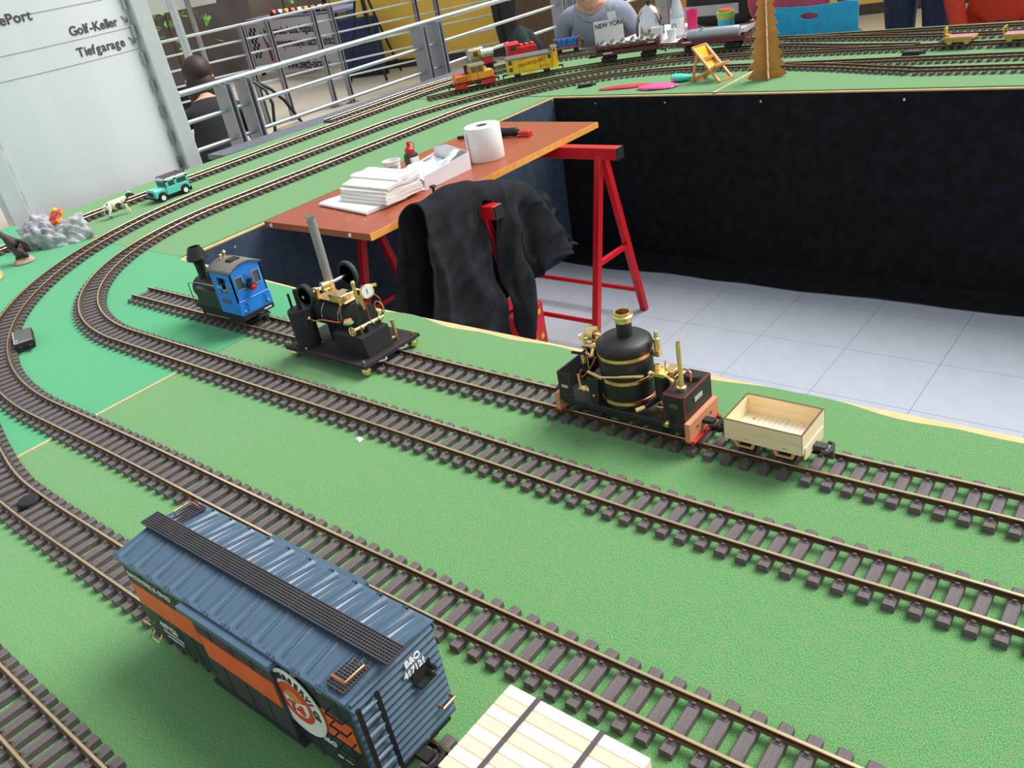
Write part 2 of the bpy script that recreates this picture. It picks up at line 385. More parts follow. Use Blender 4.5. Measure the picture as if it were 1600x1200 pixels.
T2 = path(spl([(.6, .755), (-.085, .7555), (-.28, .751), (-.53, .7465), (-1.04, .749), (-1.6, .7485), (-1.935, .749)]), arc((-1.935, 1.514), .765, 270, 180), line((-2.70, 1.514), (-2.668, 2.66)),
          arc((-1.903, 2.66), .765, 180, 90), line((-1.903, 3.425), (.7, 3.418)))
track('innermost loop track curving tightly round the emerald corner', T2, NEAR)
T3 = path(spl([(.3, .485), (-.2, .477), (-.42, .472), (-.75, .4695), (-1.1, .472), (-1.41, .475), (-1.76, .473)]), arc((-1.76, 1.668), 1.195, 270, 180), line((-2.955, 1.668), (-2.935, 2.455)),
          arc((-1.740, 2.455), 1.195, 180, 90), line((-1.74, 3.65), (.7, 3.635)))
track('middle loop track passing between the cow and the inner loop', T3, NEAR)
T4 = path(spl([(.3, .297), (-.6, .2955), (-1.2, .2955), (-1.42, .297), (-1.55, .306), (-1.7, .335), (-1.95, .393), (-2.2, .43)]))
track('track under the blue box car and the lumber load', T4, NEAR)
T5 = spl([(.2, .085), (-.8, .086), (-1.1, .087), (-1.5, .09), (-2.2, .1)])
track('straight empty track next to the box car track on its open side', T5, NEAR)
T6 = path(spl([(-3.14, .3), (-3.20, .65), (-3.225, .97), (-3.245, 1.4), (-3.25, 2.1), (-3.245, 3.06)]), arc((-2.305, 3.06), .94, 180, 90), line((-2.305, 4.0), (.7, 3.95)))
track('outermost track running behind the jeep along the railing', T6, lambda p: p.y < 1.6)
T7 = spl([(-3.095, 2.995), (-2.92, 3.24), (-2.74, 3.44), (-2.48, 3.62), (-2.2, 3.74), (-1.9, 3.81), (-1.65, 3.81), (-1.4, 3.74), (-1.2, 3.70), (-1.06, 3.675)])
track('curved siding under the orange locomotive and yellow goods wagon', trim(dense(T7), T3), main=T3)
T8 = path(line((-3.385, 2.6), (-3.375, 3.06)), arc((-2.3, 3.06), 1.075, 180, 112))
track('bright rail siding under the silver locomotive', T8, side=railg_side)
T9 = spl([(-1.52, 3.42), (-1.26, 3.355), (-1.0, 3.27), (-.75, 3.24), (.7, 3.235)])
track('diverging turnout track between the pit edge and the mustard trolleys', trim(dense(T9), T2), main=T2)
T10 = spl([(-1.72, 3.99), (-1.4, 3.925), (-1.02, 3.845), (-.72, 3.825), (.7, 3.815)])
track('diverging turnout track along the board edge before the orange sweater', trim(dense(T10), T6), main=T6)
# turnout motors lying beside the rails
def motor(label, x, y, rz):
    r = root('turnout_motor', label, 'turnout motor', (x, y, 0), rz, 'turnout motors')
    B().box(-.032, .032, -.016, .016, 0, .013, .001, .001).build('housing', MATTE, r, bevel=.0015)
    B().box(-.026, .026, -.012, .012, .013, .0145).build('cover', mt('grey_cover', (92, 92, 94), .5), r, bevel=.0005)
    B().cyl((.03, 0, .006), (.05, 0, .006), .004, n=10).build('plunger', MATTE, r, True)
    B().cyl((.02, .010, .0145), (.02, .010, .017), .002, n=8).build('screw', STEEL, r, True)
motor('grey turnout motor lying between the tracks near the mustard trolleys', -1.045, 3.56, 0)
motor('small dark turnout motor on the inner loop by the pit corner', -2.30, 3.19, .6)
# black reed box lying by the loop
r = root('switch_box', 'flat dark grey switch box leaning on the middle loop rail', 'switch box', (-2.2105, .628, .006), -.35)
B().box(-.052, .052, -.023, .023, 0.004, .018, .001, .001).build('housing', MATTE, r, bevel=.002)
B().box(-.049, .049, -.020, .020, .018, .0192).build('cover', mt('slate_cover', (92, 90, 92), .55), r, bevel=.0005)
B().bar((-.049, -.0205, .0195), (.049, -.0205, .0195), .001, .001).build('edge_trim', WHITE, r); B().bar((.049, -.0205, .0195), (.049, .0205, .0195), .001, .001).build('edge_trim', WHITE, r)
B().box(.024, .034, -.016, -.014, .0192, .0195).build('marking', WHITE, r)
B().box(.048, .066, .008, .016, .005, .011).build('plug', MATTE, r); B().box(.048, .064, -.014, -.007, .005, .011).build('plug', MATTE, r)
for x in (-.035, .035): B().cyl((x, .016, -.006), (x, .016, .005), .004, n=8).build('foot', MATTE, r)
r = root('contact_button', 'small round black contact button lying between the rails', 'button', (-1.43, .302, 0.0))
B().box(-.02, .02, -.010, .010, .0097, .0117).build('base', MATTE, r, bevel=.001)
B().lathe([(.0, .0115), (.017, .0115), (.018, .014), (.016, .017), (.0, .0178)], (0, 0, 0), 'z', 24).build('cap', MATTE, r, True)
# ================================================================ rolling stock helpers
WH = mt('wheel_black', (34, 33, 34), .5, .2, .15); TY = mt('wheel_tread', (120, 116, 112), .35, .8, .1)
def wheelset(parent, x, r=.0155, zt=.0176, gauge=.045, spokes=False):
    b = B(); z = zt + r
    for s in (-1, 1):
        y = s * (gauge / 2 - .0005)
        b.lathe([(0, -.003), (r * .55, -.003), (r * .6, -.0015), (r * .8, -.0015), (r, -.003), (r, .0028), (r + .002, .0032), (r + .002, .0042), (r * .75, .004), (r * .7, .003), (0, .003)] if s < 0 else
                [(0, .003), (r * .55, .003), (r * .6, .0015), (r * .8, .0015), (r, .003), (r, -.0028), (r + .002, -.0032), (r + .002, -.0042), (r * .75, -.004), (r * .7, -.003), (0, -.003)], (x, y, z), 'y', 20)
    b.cyl((x, -gauge / 2, z), (x, gauge / 2, z), .002, n=8)
    return b.build('wheelset', WH, parent, True)
def place(tr, s):  # a point and heading on a track path
    p, d = at_s(tr, s); return p, math.atan2(d.y, d.x)
def near_s(tr, x, y):
    best = None; s = 0
    for a, b in zip(tr, tr[1:]):
        d = (a - Vector((x, y))).length
        if best is None or d < best[0]: best = (d, s)
        s += (b - a).length
    return best[1]
def hook(parent, x, z, dr, mat=MATTE):
    b = B(); b.box(min(x, x + dr * .016), max(x, x + dr * .016), -.006, .006, z - .003, z + .003)
    b.tube([(x + dr * .014, -.013, z), (x + dr * .021, -.011, z), (x + dr * .024, 0, z), (x + dr * .021, .011, z), (x + dr * .014, .013, z)], .0028, 6)
    b.box(min(x + dr * .020, x + dr * .026), max(x + dr * .020, x + dr * .026), -.004, .004, z - .014, z)
    return b.build('coupler', mat, parent)
# ================================================================ blue box car
slate = mt('slate_blue', (72, 94, 114), .30, 0, .10, 25, .06, 300)
dgrn = mt('dark_green_side', (34, 46, 46), .45, 0, .15, 30)
orng = mt('orange_band', (224, 96, 40), .5, 0, .10, 40)
grille = mt('walkway_black', (70, 68, 72), .6)
char = mt('charcoal_door', (58, 52, 58), .5)
r = root('box_car', 'dark blue railway box car with ribbed roof and orange side band', 'box car', (-.70, .2955, 0))
L2, W2, ZB, ZE, ZR = .200, .053, .040, .159, .1665
bx = lambda x: x + .70   # world x to local x
# body core (sides and ends)
B().box(-L2, L2, -W2, W2, ZB, ZE).build('body', dgrn, r)
# ends: horizontal corrugations
for s in (-1, 1):
    b = B(); n = 13
    for k in range(n):
        z0 = ZB + .003 + k * (ZE - ZB - .003) / n; z1 = z0 + (ZE - ZB - .003) / n * .82; zm = (z0 + z1) / 2; x = s * L2
        b.add([(x, -W2, z0), (x, W2, z0), (x + s * .0035, W2 - .002, zm), (x + s * .0035, -W2 + .002, zm), (x, W2, z1), (x, -W2, z1)], [(0, 1, 2, 3), (3, 2, 4, 5), (0, 3, 5), (1, 4, 2)])
    b.box(min(s * L2, s * (L2 + .0008)), max(s * L2, s * (L2 + .0008)), -W2, W2, ZB, ZE)
    # peaked gable
    x0, x1 = sorted((s * L2, s * (L2 + .003)))
    b.prism([(-W2, ZE), (W2, ZE), (0, ZR)], x0, x1, 'x')
    b.build('end_wall', slate, r)
# roof: two sloping sheets, one object for each roof panel
npan = 11; pw = (2 * L2 + .006) / npan
pb = B()
for s in (-1, 1):
    ye, ze = s * (W2 + .003), ZE + .0005
    sl = lambda t, dz=0: (ye * (1 - t), ze + (ZR - ze) * t + dz)
    a, c = sl(0), sl(1)
    pb.add([(0, a[0], a[1] - .004), (pw - .0004, a[0], a[1] - .004), (pw - .0004, a[0], a[1]), (0, a[0], a[1]), (pw - .0004, c[0], c[1]), (0, c[0], c[1])], [(0, 1, 2, 3), (3, 2, 4, 5)])
    def rib(xc, w0, w1, t0, t1, h):
        p, q = sl(t0), sl(t1)
        pb.add([(xc - w0, p[0], p[1]), (xc + w0, p[0], p[1]), (xc + w1, q[0], q[1]), (xc - w1, q[0], q[1]), (xc, p[0] * .97 + q[0] * .03, p[1] + h), (xc, q[0] * .97 + p[0] * .03, q[1] + h * .5)], [(0, 1, 4), (1, 2, 5, 4), (2, 3, 5), (3, 0, 4, 5)])
    rib(pw * .24, .0030, .0010, .02, .80, .0032); rib(pw * .46, .0010, .0024, .10, .80, .0030); rib(pw * .72, .0010, .0010, .06, .80, .0018)
    # seam cap at the panel joint
    p, q = sl(0), sl(1)
    pb.add([(-.0012, p[0], p[1]), (.0012, p[0], p[1]), (.0012, q[0], q[1]), (-.0012, q[0], q[1]), (0, p[0], p[1] + .002), (0, q[0], q[1] + .002)], [(0, 1, 4), (1, 2, 5, 4), (2, 3, 5), (3, 0, 4, 5)])
    pb.add([(-.004, s * (W2 + .004), ze - .005), (.004, s * (W2 + .004), ze - .005), (.004, s * (W2 + .001), ze + .002), (-.004, s * (W2 + .001), ze + .002)], [(0, 1, 2, 3)])
pme = pb.mesh('roof_panel', slate)
for k in range(npan):
    t = bpy.data.objects.new('roof_panel', pme); COL.objects.link(t); t.parent = r; t.location = (-L2 - .003 + k * pw, 0, 0)
# eave rail
for s in (-1, 1): B().box(-L2 - .003, L2 + .003, min(s * W2, s * (W2 + .002)), max(s * W2, s * (W2 + .002)), ZE - .007, ZE - .001).build('eave', slate, r)
# running board : grating pieces
def grating(x0, x1, y0, y1, z, name='walkway'):
    b = B(); b.box(x0, x1, y0, y1, z, z + .0015)
    m = int((x1 - x0) / .0035); n2 = int((y1 - y0) / .003)
    for i in range(m + 1): b.box(x0 + i * (x1 - x0) / m - .0004, x0 + i * (x1 - x0) / m + .0004, y0, y1, z + .0015, z + .0026)
    for i in range(n2 + 1): b.box(x0, x1, y0 + i * (y1 - y0) / n2 - .0005, y0 + i * (y1 - y0) / n2 + .0005, z + .0015, z + .0030)
    return b.build(name, grille, r)
for k in range(6):
    x0 = -.213 + k * .071; grating(x0 + .0006, x0 + .0704, -.011, .011, ZR + .003)
bs = B()
for k in range(12): bs.box(-.205 + k * .037 - .002, -.205 + k * .037 + .002, -.009, .009, ZR - .004, ZR + .003)
bs.build('walkway_support', grille, r)
grating(.172, .196, -.050, -.0125, ZR - .004, 'end_walkway'); grating(-.196, -.172, .0125, .050, ZR - .004, 'end_walkway')
CG = mt('grab_iron', (226, 140, 96), .3, .8, .1)
for s in (-1, 1):
    q = s
    B().tube([(q * .176, -q * .044, ZR - .001), (q * .176, -q * .044, ZR + .004), (q * .194, -q * .044, ZR + .004), (q * .194, -q * .022, ZR + .004), (q * .194, -q * .022, ZR - .001)], .0011, 6).build('grab_iron', CG, r)
# side bands, doors, badge
def sidebox(x0, x1, z0, z1, y=W2, t=.0006, name='orange_band', m=None, s=-1):
    a, c = sorted((s * y, s * (y + t))); return B().box(x0, x1, a, c, z0, z1).build(name, m or orng, r)
for s in (-1, 1):
    sidebox(-L2 + .002, -.055, .088, .122, s=s); sidebox(.055, L2 - .006, .088, .122, s=s)
    sidebox(-.048, .090, .044, .150, W2, .006, 'door', char, s); sidebox(-.044, .086, .088, .122, W2 + .006, .0008, 'door_band', orng, s)
    sidebox(-.060, .100, .149, .156, W2, .011, 'door_rail', slate, s); sidebox(-.060, .100, .040, .045, W2, .008, 'door_sill', dgrn, s)
    for x in (-.16, -.12, -.09, .12, .15, .18): sidebox(x - .0006, x + .0006, ZB, ZE - .006, W2, .0004, 'panel_rib', dgrn, s)
    for x in (-.02, .02, .055): sidebox(x - .0008, x + .0008, .046, .148, W2 + .006, .0006, 'door_rib', char, s)
YB = -W2 - .0006
fr = lambda x, z, y=YB: frame((x, y - .0004, z), (1, 0, 0), (0, 0, 1))
cream = mt('cream_letters', (222, 224, 214), .6)
text('BALTIMORE & OHIO', .0098, cream, r, fr(-.192, .134), sx=1.05)
text('467126', .0125, cream, r, fr(-.165, .068), bold=.0002)
for x0, x1, z in ((-.165, -.120, .060), (-.160, -.125, .053), (.150, .172, .056), (.104, .130, .078)): B().box(x0, x1, -W2 - .0010, -W2 - .0004, z, z + .002).build('small_print', cream, r)
text('B&O', .010, cream, r, fr(.135, .070))
# round badge
bx0 = .112; bz0 = .108; R0 = .041
B().lathe([(0, 0), (R0, 0), (R0, -.0012), (0, -.0012)], (bx0, -W2 - .0018, bz0), 'y', 48).build('badge', cream, r)
bd = B(); yb = -W2 - .0034
def ring(b, r0, r1, a0, a1, n=24):
    P = []
    for i in range(n + 1): a = math.radians(a0 + (a1 - a0) * i / n); P.append((bx0 + r1 * math.cos(a), bz0 + r1 * math.sin(a)))
    for i in range(n, -1, -1): a = math.radians(a0 + (a1 - a0) * i / n); P.append((bx0 + r0 * math.cos(a), bz0 + r0 * math.sin(a)))
    for i in range(n): b.add([(P[j][0], yb, P[j][1]) for j in (i, i + 1, 2 * n - i, 2 * n + 1 - i)], [(0, 1, 2, 3)])
redb = mt('badge_red', (206, 66, 36), .5)
ring(bd, .0, .0255, 20, 160); ring(bd, .0185, .0255, 160, 380)
bd.build('badge_emblem', redb, r)
bo = B(); yb = -W2 - .0037; ring(bo, 0, .016, 30, 150); bo.build('badge_globe', mt('badge_amber', (206, 130, 50), .5), r)
text('T-S', .0165, redb, r, fr(bx0 - .0125, bz0 - .013, -W2 - .0034), 'badge_letters', bold=.0006)
for word, a0, a1 in (('TIME-SAVER', 205, 95), ('SERVICE', 80, -5)):
    for k, chh in enumerate(word):
        a = math.radians(a0 + (a1 - a0) * k / (len(word) - 1)); rr = .0285
        X = Vector((math.sin(a), 0, -math.cos(a))); Y = Vector((math.cos(a), 0, math.sin(a)))
        text(chh, .0105, dgrn, r, frame((bx0 + rr * math.cos(a) - X.x * .003, -W2 - .0034, bz0 + rr * math.sin(a) - X.z * .003), X, Y), 'badge_letter', bold=.0003)
for k, chh in enumerate(''):
    a = math.radians(225 + 90 * k / 10); X = Vector((-math.sin(a), 0, math.cos(a))); Y = Vector((-math.cos(a), 0, -math.sin(a)))
    if chh != ' ': text(chh, .0085, dgrn, r, frame((bx0 + .036 * math.cos(a) - X.x * .002, -W2 - .0034, bz0 + .036 * math.sin(a) - X.z * .002), X, Y), 'badge_letter')
# right end: lettering, ladder, brake platform, grab irons
XE = L2 + .0042
fe = lambda y, z: frame((XE, y, z), (0, 1, 0), (0, 0, 1))
text('B&O', .0098, WHITE, r, fe(.010, .1405), bold=.0003); text('467126', .0092, WHITE, r, fe(.006, .1295), bold=.0003)
def ladder(x, y0, y1, z0, z1, sx):
    for y in (y0, y1): B().bar((x, y, z0), (x, y, z1), .003, .004, (0, 1, 0)).build('ladder_stile', BLACK, r)
    n = 7
    for k in range(n): B().bar((x, y0, z0 + (k + .5) * (z1 - z0) / n), (x, y1, z0 + (k + .5) * (z1 - z0) / n), .0022, .0022).build('ladder_rung', mt('rung_grey', (150, 166, 180), .35, .3), r)
ladder(L2 + .008, -W2 + .004, -W2 + .026, .046, .150, 1); ladder(-L2 - .008, W2 - .026, W2 - .004, .046, .150, -1)
for k in range(6): B().tube([(L2 - .008, -W2 - .001, .052 + k * .016), (L2 - .008, -W2 - .006, .052 + k * .016), (L2 - .032, -W2 - .006, .052 + k * .016), (L2 - .032, -W2 - .001, .052 + k * .016)], .0011, 6).build('side_rung', BLACK, r)
B().box(L2 + .003, L2 + .011, .016, .036, .111, .1135).build('brake_platform', BLACK, r)
b = B(); b.box(L2 + .003, L2 + .0045, .014, .038, .113, .129); b.cyl((L2 + .004, .036, .121), (L2 + .012, .036, .121), .0025, n=8); b.build('brake_gear', BLACK, r)
for s in (-1, 1):
    B().tube([(s * (L2 + .001), s * .034, .066), (s * (L2 + .009), s * .034, .066), (s * (L2 + .009), s * .050, .066), (s * (L2 + .001), s * .050, .066)], .0013, 6).build('grab_iron', CG, r)
    B().tube([(-L2 + .004, s * (W2 + .001), .066), (-L2 + .004, s * (W2 + .007), .066), (-L2 + .020, s * (W2 + .007), .066), (-L2 + .020, s * (W2 + .001), .066)], .0011, 6).build('grab_iron', BRASS, r)
    B().tube([(-L2 + .004, s * (W2 + .0005), .045), (-L2 + .004, s * (W2 + .007), .038), (-L2 + .020, s * (W2 + .007), .038), (-L2 + .020, s * (W2 + .0005), .045)], .0011, 6).build('step', BRASS, r)
B().box(-L2, L2, -W2 + .008, W2 - .008, .034, ZB).build('underframe', MATTE, r)
for s in (-1, 1):
    B().box(s * .135 - .034, s * .135 + .034, -.029, .029, .0285, .034).build('bogie_bolster', MATTE, r)
    for q in (-1, 1): B().prism([(s * .135 - .038, .030), (s * .135 - .02, .024), (s * .135 + .02, .024), (s * .135 + .038, .030), (s * .135 + .03, .042), (s * .135 - .03, .042)], q * .031 - .002, q * .031 + .002, 'y').build('bogie_side', MATTE, r)
    for q in (-1, 1): wheelset(r, s * .135 + q * .024, .0125)
    hook(r, s * L2, .036, s)
# ================================================================ flat car with lumber in front
r = root('flat_car', 'flat car hidden under the strapped lumber load', 'flat car', (-.315, .2955, 0))
B().box(-.125, .125, -.048, .048, .045, .054).build('deck', mt('flatcar_brown', (110, 60, 46), .6), r, bevel=.001)
B().box(-.125, .125, -.02, .02, .034, .045).build('underframe', MATTE, r)
for q in (-1, 1):
    B().box(q * .08 - .02, q * .08 + .02, -.031, .031, .026, .034).build('bogie', MATTE, r); wheelset(r, q * .08 - .016, .0115); wheelset(r, q * .08 + .016, .0115)
hook(r, -.125, .036, -1)
pine = mt('pale_pine', (240, 214, 176), .62, 0, .07, 10, .15, 60, stretch=(.6, 9, 9)); pine2 = mt('pale_pine_light', (250, 232, 204), .62, 0, .05, 10, .15, 60, stretch=(.6, 9, 9))
ld = root('lumber_stack', 'stack of pale pine boards strapped with two dark bands', 'lumber', (-.332, .2955, .054))
nb = 8; ws = .094 / nb; rows = 5; hz = .0856 / rows
for k in range(nb):
    for j in range(rows):
        B().box(-.070, .070, -.047 + k * ws + .0002, -.047 + (k + 1) * ws - .0002, j * hz, (j + 1) * hz - .0003).build('plank', (pine, pine2)[(k + j) % 2], ld, bevel=.0005)
for x in (-.038, .026):
    b = B(); zt = .0866
    b.box(x - .0022, x + .0022, -.0478, .0478, zt - .0008, zt + .0004); b.box(x - .0022, x + .0022, -.0482, -.0472, 0, zt); b.box(x - .0022, x + .0022, .0472, .0482, 0, zt)
    b.build('strap', mt('steel_strap', (110, 100, 104), .35, .6), ld)
# ================================================================ vertical boiler locomotive (x forward to the right)
blke = mt('satin_black', (34, 33, 35), .48, 0, .12, 40)
pinst = mt('lining_red', (150, 44, 48), .5); beamw = mt('beam_wood', (214, 142, 104), .6, 0, .1, 12, 0, 60, stretch=(9, 1, 9)); plate = mt('name_plate', (196, 206, 194), .35, .3)
r = root('steam_locomotive', 'black vertical boiler steam locomotive with brass fittings', 'locomotive', (-.6425, .9205, 0))
B().box(-.112, .108, -.041, .041, .043, .049).build('deck', blke, r, bevel=.001)
for s in (-1, 1): B().box(-.108, .104, s * .033 - .003, s * .033 + .003, .036, .043).build('side_frame', blke, r)
for x in (-.058, .05): wheelset(r, x, .0145)
B().box(-.09, .085, -.018, .018, .030, .043).build('gear_case', MATTE, r)
for x, q in ((.108, 1), (-.112, -1)):
    B().box(min(x, x + q * .008), max(x, x + q * .008), -.043, .043, .024, .055).build('buffer_beam', beamw, r, bevel=.0006)
    b = B(); b.tube([(x + q * .002, -.041, .025), (x + q * .011, -.040, .024), (x + q * .012, 0, .024), (x + q * .011, .040, .024), (x + q * .002, .041, .025)], .003, 8); b.build('guard_bar', RED, r, True)
    for y in (-.02, .02): B().cyl((x + q * .008, y, .041), (x + q * .0092, y, .041), .0018, n=8).build('bolt', mt('bolt_dark', (120, 70, 50), .5), r)
hook(r, .116, .040, 1); hook(r, -.120, .040, -1)
# boiler
cx = -.0075
B().lathe([(.039, .049), (.040, .052), (.0405, .130), (.040, .1345), (.0415, .136), (.0425, .141), (.0405, .1475), (.034, .1525), (.016, .1555), (.0, .156)], (cx, 0, 0), 'z', 48).build('boiler', blke, r, True)
for z in (.060, .094, .131): 
    B().lathe([(.0405, z - .0022), (.0414, z - .0022), (.0414, z + .0022), (.0405, z + .0022)], (cx, 0, 0), 'z', 48).build('boiler_band', BRASS, r, True)
    for q in (-1, 1): B().torus((cx, 0, z + q * .0028), .0408, .0007, 'z', 48, 6).build('band_lining', COPPER, r, True)
B().lathe([(.0115, .150), (.0115, .180), (.009, .180), (.009, .160), (0, .160)], (cx + .003, 0, 0), 'z', 28).build('chimney', blke, r, True)
B().lathe([(.0122, .178), (.0125, .184), (.0150, .1855), (.0152, .1878), (.0125, .189), (.0125, .1935), (.0105, .1935), (.0100, .178)], (cx + .003, 0, 0), 'z', 28).build('chimney_cap', BRASS, r, True)
# safety valve at the right shoulder of the boiler
b = B(); b.cyl((cx + .038, .008, .130), (cx + .047, .010, .130), .004, n=10); b.build('valve_stub', blke, r, True)
b = B(); b.box(cx + .0445, cx + .0545, .005, .015, .1255, .1345); b.lathe([(.0048, .134), (.0048, .150), (.0056, .151), (.0056, .154), (.003, .155), (.003, .161), (.0018, .165), (0, .166)], (cx + .0495, .010, 0), 'z', 16); b.build('safety_valve', BRASS, r, True)
# pressure gauge and rear valves
b = B(); b.lathe([(0, -.008), (.0105, -.008), (.0115, -.006), (.0115, .007), (.010, .008), (0, .0075)], (-.066, .004, .146), 'x', 24); b.cyl((-.058, .004, .145), (-.044, .002, .145), .0028, n=10); b.build('pressure_gauge', BRASS, r, True)
b = B(); b.cyl((-.080, -.006, .128), (-.044, -.002, .130), .0042, n=12); b.cyl((-.062, -.004, .128), (-.056, -.018, .118), .0032, n=10); b.cyl((-.074, -.006, .128), (-.074, -.006, .143), .0032, n=10); b.sph((-.062, -.004, .129), .0062, 12); b.cyl((-.072, -.010, .118), (-.056, -.018, .117), .003, n=10); b.build('steam_valve', BRASS, r, True)
b = B(); b.torus((-.076, -.006, .1435), .0085, .0012, 'z', 20, 6)
for k in range(5): a = k * 2 * math.pi / 5; b.cyl((-.076, -.006, .1435), (-.076 + .0085 * math.cos(a), -.006 + .0085 * math.sin(a), .1435), .0008, n=6)
b.build('hand_wheel', BRASS, r, True)
B().cyl((-.090, -.022, .122), (-.068, -.018, .121), .0024, n=8).build('lever_grip', MATTE, r, True); B().cyl((-.072, -.019, .105), (-.072, -.019, .121), .004, n=10).build('valve_stem', BRASS, r, True)
B().cyl((-.072, -.019, .092), (-.072, -.019, .106), .005, n=10).build('valve_base', blke, r, True)
B().tube([(-.073, -.019, .098), (-.080, -.022, .090), (-.078, -.026, .082), (-.070, -.024, .086), (-.060, -.018, .100), (-.054, -.012, .115)], .0015, 6, smooth=2).build('copper_pipe', COPPER, r, True)
b = B(); b.cyl((-.080, -.027, .088), (-.076, -.030, .068), .0034, n=10); b.cyl((-.078, -.030, .066), (-.052, -.032, .068), .0042, n=12); b.lathe([(.0056, -.002), (.0056, .002)], (-.066, -.031, .067), 'x', 12); b.build('drain_cock', BRASS, r, True)
# rear bunker : three plates
b = B(); b.box(-.112, -.110, -.040, .040, .049, .094); b.box(-.110, -.084, -.041, -.039, .049, .094); b.box(-.110, -.060, .039, .041, .049, .100); b.build('bunker', blke, r, bevel=.0012)
b = B()
for z in (.055, .090): b.box(-.107, -.087, -.0414, -.0410, z, z + .0006)
for x in (-.107, -.0876): b.box(x, x + .0006, -.0414, -.0410, .055, .0906)
b.build('lining', pinst, r)
B().box(-.104, -.092, -.0418, -.0410, .068, .073).build('name_plate', plate, r); B().box(-.1126, -.112, -.02, .01, .068, .074).build('name_plate', plate, r)
b = B(); b.prism([(-.05, .049), (-.038, .049), (-.034, .094), (-.056, .094)], -.041, -.034, 'y'); b.build('column', blke, r, bevel=.0008)
b = B(); b.box(-.060, -.04, -.018, .02, .049, .090); b.build('burner_box', blke, r, bevel=.001)
B().sph((-.044, -.0415, .066), .0022, 10).build('knob', BRASS, r, True)
# long regulator rod
b = B(); b.cyl((-.058, -.030, .098), (-.024, -.0455, .1035), .0028, n=10); b.cyl((-.026, -.045, .1032), (.040, -.034, .112), .0018, n=10); b.cyl((.006, -.041, .1085), (.042, -.032, .1125), .0026, n=10); b.build('regulator_rod', BRASS, r, True)
# engine cylinder between boiler and tank
b = B(); b.cyl((.055, -.006, .068), (.055, -.006, .106), .0105, n=20); b.build('cylinder', blke, r, True)
b = B(); b.box(.043, .068, -.018, .006, .106, .1125); b.box(.060, .076, -.006, .014, .104, .114); b.cyl((.060, .0, .1125), (.060, .0, .126), .0022, n=8); b.cyl((.066, -.012, .108), (.084, -.022, .107), .0026, n=8); b.cyl((.048, -.004, .112), (.048, -.004, .119), .005, n=12); b.sph((.045, -.020, .112), .004, 10); b.build('valve_chest', BRASS, r, True, bevel=.0008)
B().box(.062, .076, -.004, .008, .074, .104).build('slide_block', BRASS, r, bevel=.001); B().cyl((.055, -.006, .049), (.055, -.006, .070), .003, n=8).build('piston_rod', STEEL, r, True)
B().box(.050, .062, -.02, .006, .049, .058).build('cylinder_foot', BRASS, r, bevel=.001)
b = B(); b.cyl((.036, -.030, .058), (.048, -.006, .063), .004, n=10); b.build('pipe_sleeve', blke, r, True); B().cyl((.028, -.042, .057), (.036, -.030, .058), .0045, n=12).build('drain_knob', BRASS, r, True)
B().tube([(.058, .018, .062), (.050, .024, .082), (.044, .026, .092)], .0013, 6, smooth=2).build('feed_pipe', mt('green_pipe', (70, 150, 90), .4), r, True)
# water tank at the front
B().box(.074, .108, -.038, .040, .049, .094).build('tank', blke, r, bevel=.0008)
b = B(); e = .0004
for (y0, y1) in ((-.038, -.0372), (.0392, .040)): b.box(.074, .108, y0, y1, .094, .094 + e)
b.box(.074, .0752, -.038, .040, .094, .0944); b.box(.1068, .108, -.038, .040, .094, .0944)
for z in (.049, .0928): b.box(.108, .1084, -.038, .040, z, z + .0012); b.box(.074, .108, -.0384, -.038, z, z + .0012)
for y in (-.038, .0388): b.box(.108, .1084, y, y + .0012, .049, .094)
for x in (.074, .1068): b.box(x, x + .0012, -.0384, -.038, .049, .094)
b.build('tank_lining', pinst, r)
B().box(.1084, .1092, -.010, .012, .073, .080).build('name_plate', plate, r); B().box(.084, .098, -.039, -.0384, .074, .082).build('name_plate', mt('dark_plate', (70, 84, 78), .35), r)
B().lathe([(.0115, .094), (.0115, .100), (.0105, .1012), (0, .1012)], (.092, .018, 0), 'z', 24).build('filler_cap', blke, r, True)
B().lathe([(.0065, .094), (.0065, .0965), (.0072, .0968), (.0072, .100), (.004, .101), (.0034, .104), (.0034, .170), (.0022, .170), (.0022, .150), (0, .150)], (.094, -.018, 0), 'z', 20).build('exhaust_pipe', BRASS, r, True)
B().tube([(.072, .004, .108), (.084, .008, .113), (.096, .006, .112), (.099, .002, .104), (.097, 0, .093)], .0015, 6, smooth=2).build('copper_pipe', COPPER, r, True)
b = B(); b.cyl((.084, -.038, .056), (.084, -.047, .053), .002, n=8); b.build('cock_stem', blke, r); B().cyl((.084, -.046, .0535), (.084, -.052, .052), .0042, n=14).build('drain_knob', BRASS, r, True)
# ================================================================ little wooden open wagon
lw = mt('laser_birch', (238, 216, 174), .65, 0, .05, 20, .1, 80, stretch=(1, 6, 6)); burnt = mt('burnt_edge', (104, 76, 52), .7, 0, .2, 60); floorw = mt('birch_floor', (248, 236, 210), .65, 0, .04, 20, .1, 80, stretch=(8, 1, 1)); ord_ = mt('orange_ply', (222, 160, 100), .6, 0, .12, 30)
r = root('wooden_wagon', 'small open wagon of pale laser-cut wood', 'wagon', (-.4225, .922, 0))
def wall(b, x0, x1, y0, y1): b.box(x0, x1, y0, y1, .044, .0745)
for nm, (x0, x1, y0, y1) in {'n': (-.055, .055, -.037, -.0345), 'f': (-.055, .055, .0345, .037), 'l': (-.055, -.0525, -.0345, .0345), 'r': (.0525, .055, -.0345, .0345)}.items():
    w_ = B(); w_.box(x0, x1, y0, y1, .044, .0590); o = w_.build('side_plank', lw, r); o = B().box(x0, x1, y0, y1, .0593, .0742).build('side_plank', lw, r)
    B().box(x0, x1, y0, y1, .0742, .0748).build('top_edge', burnt, r)
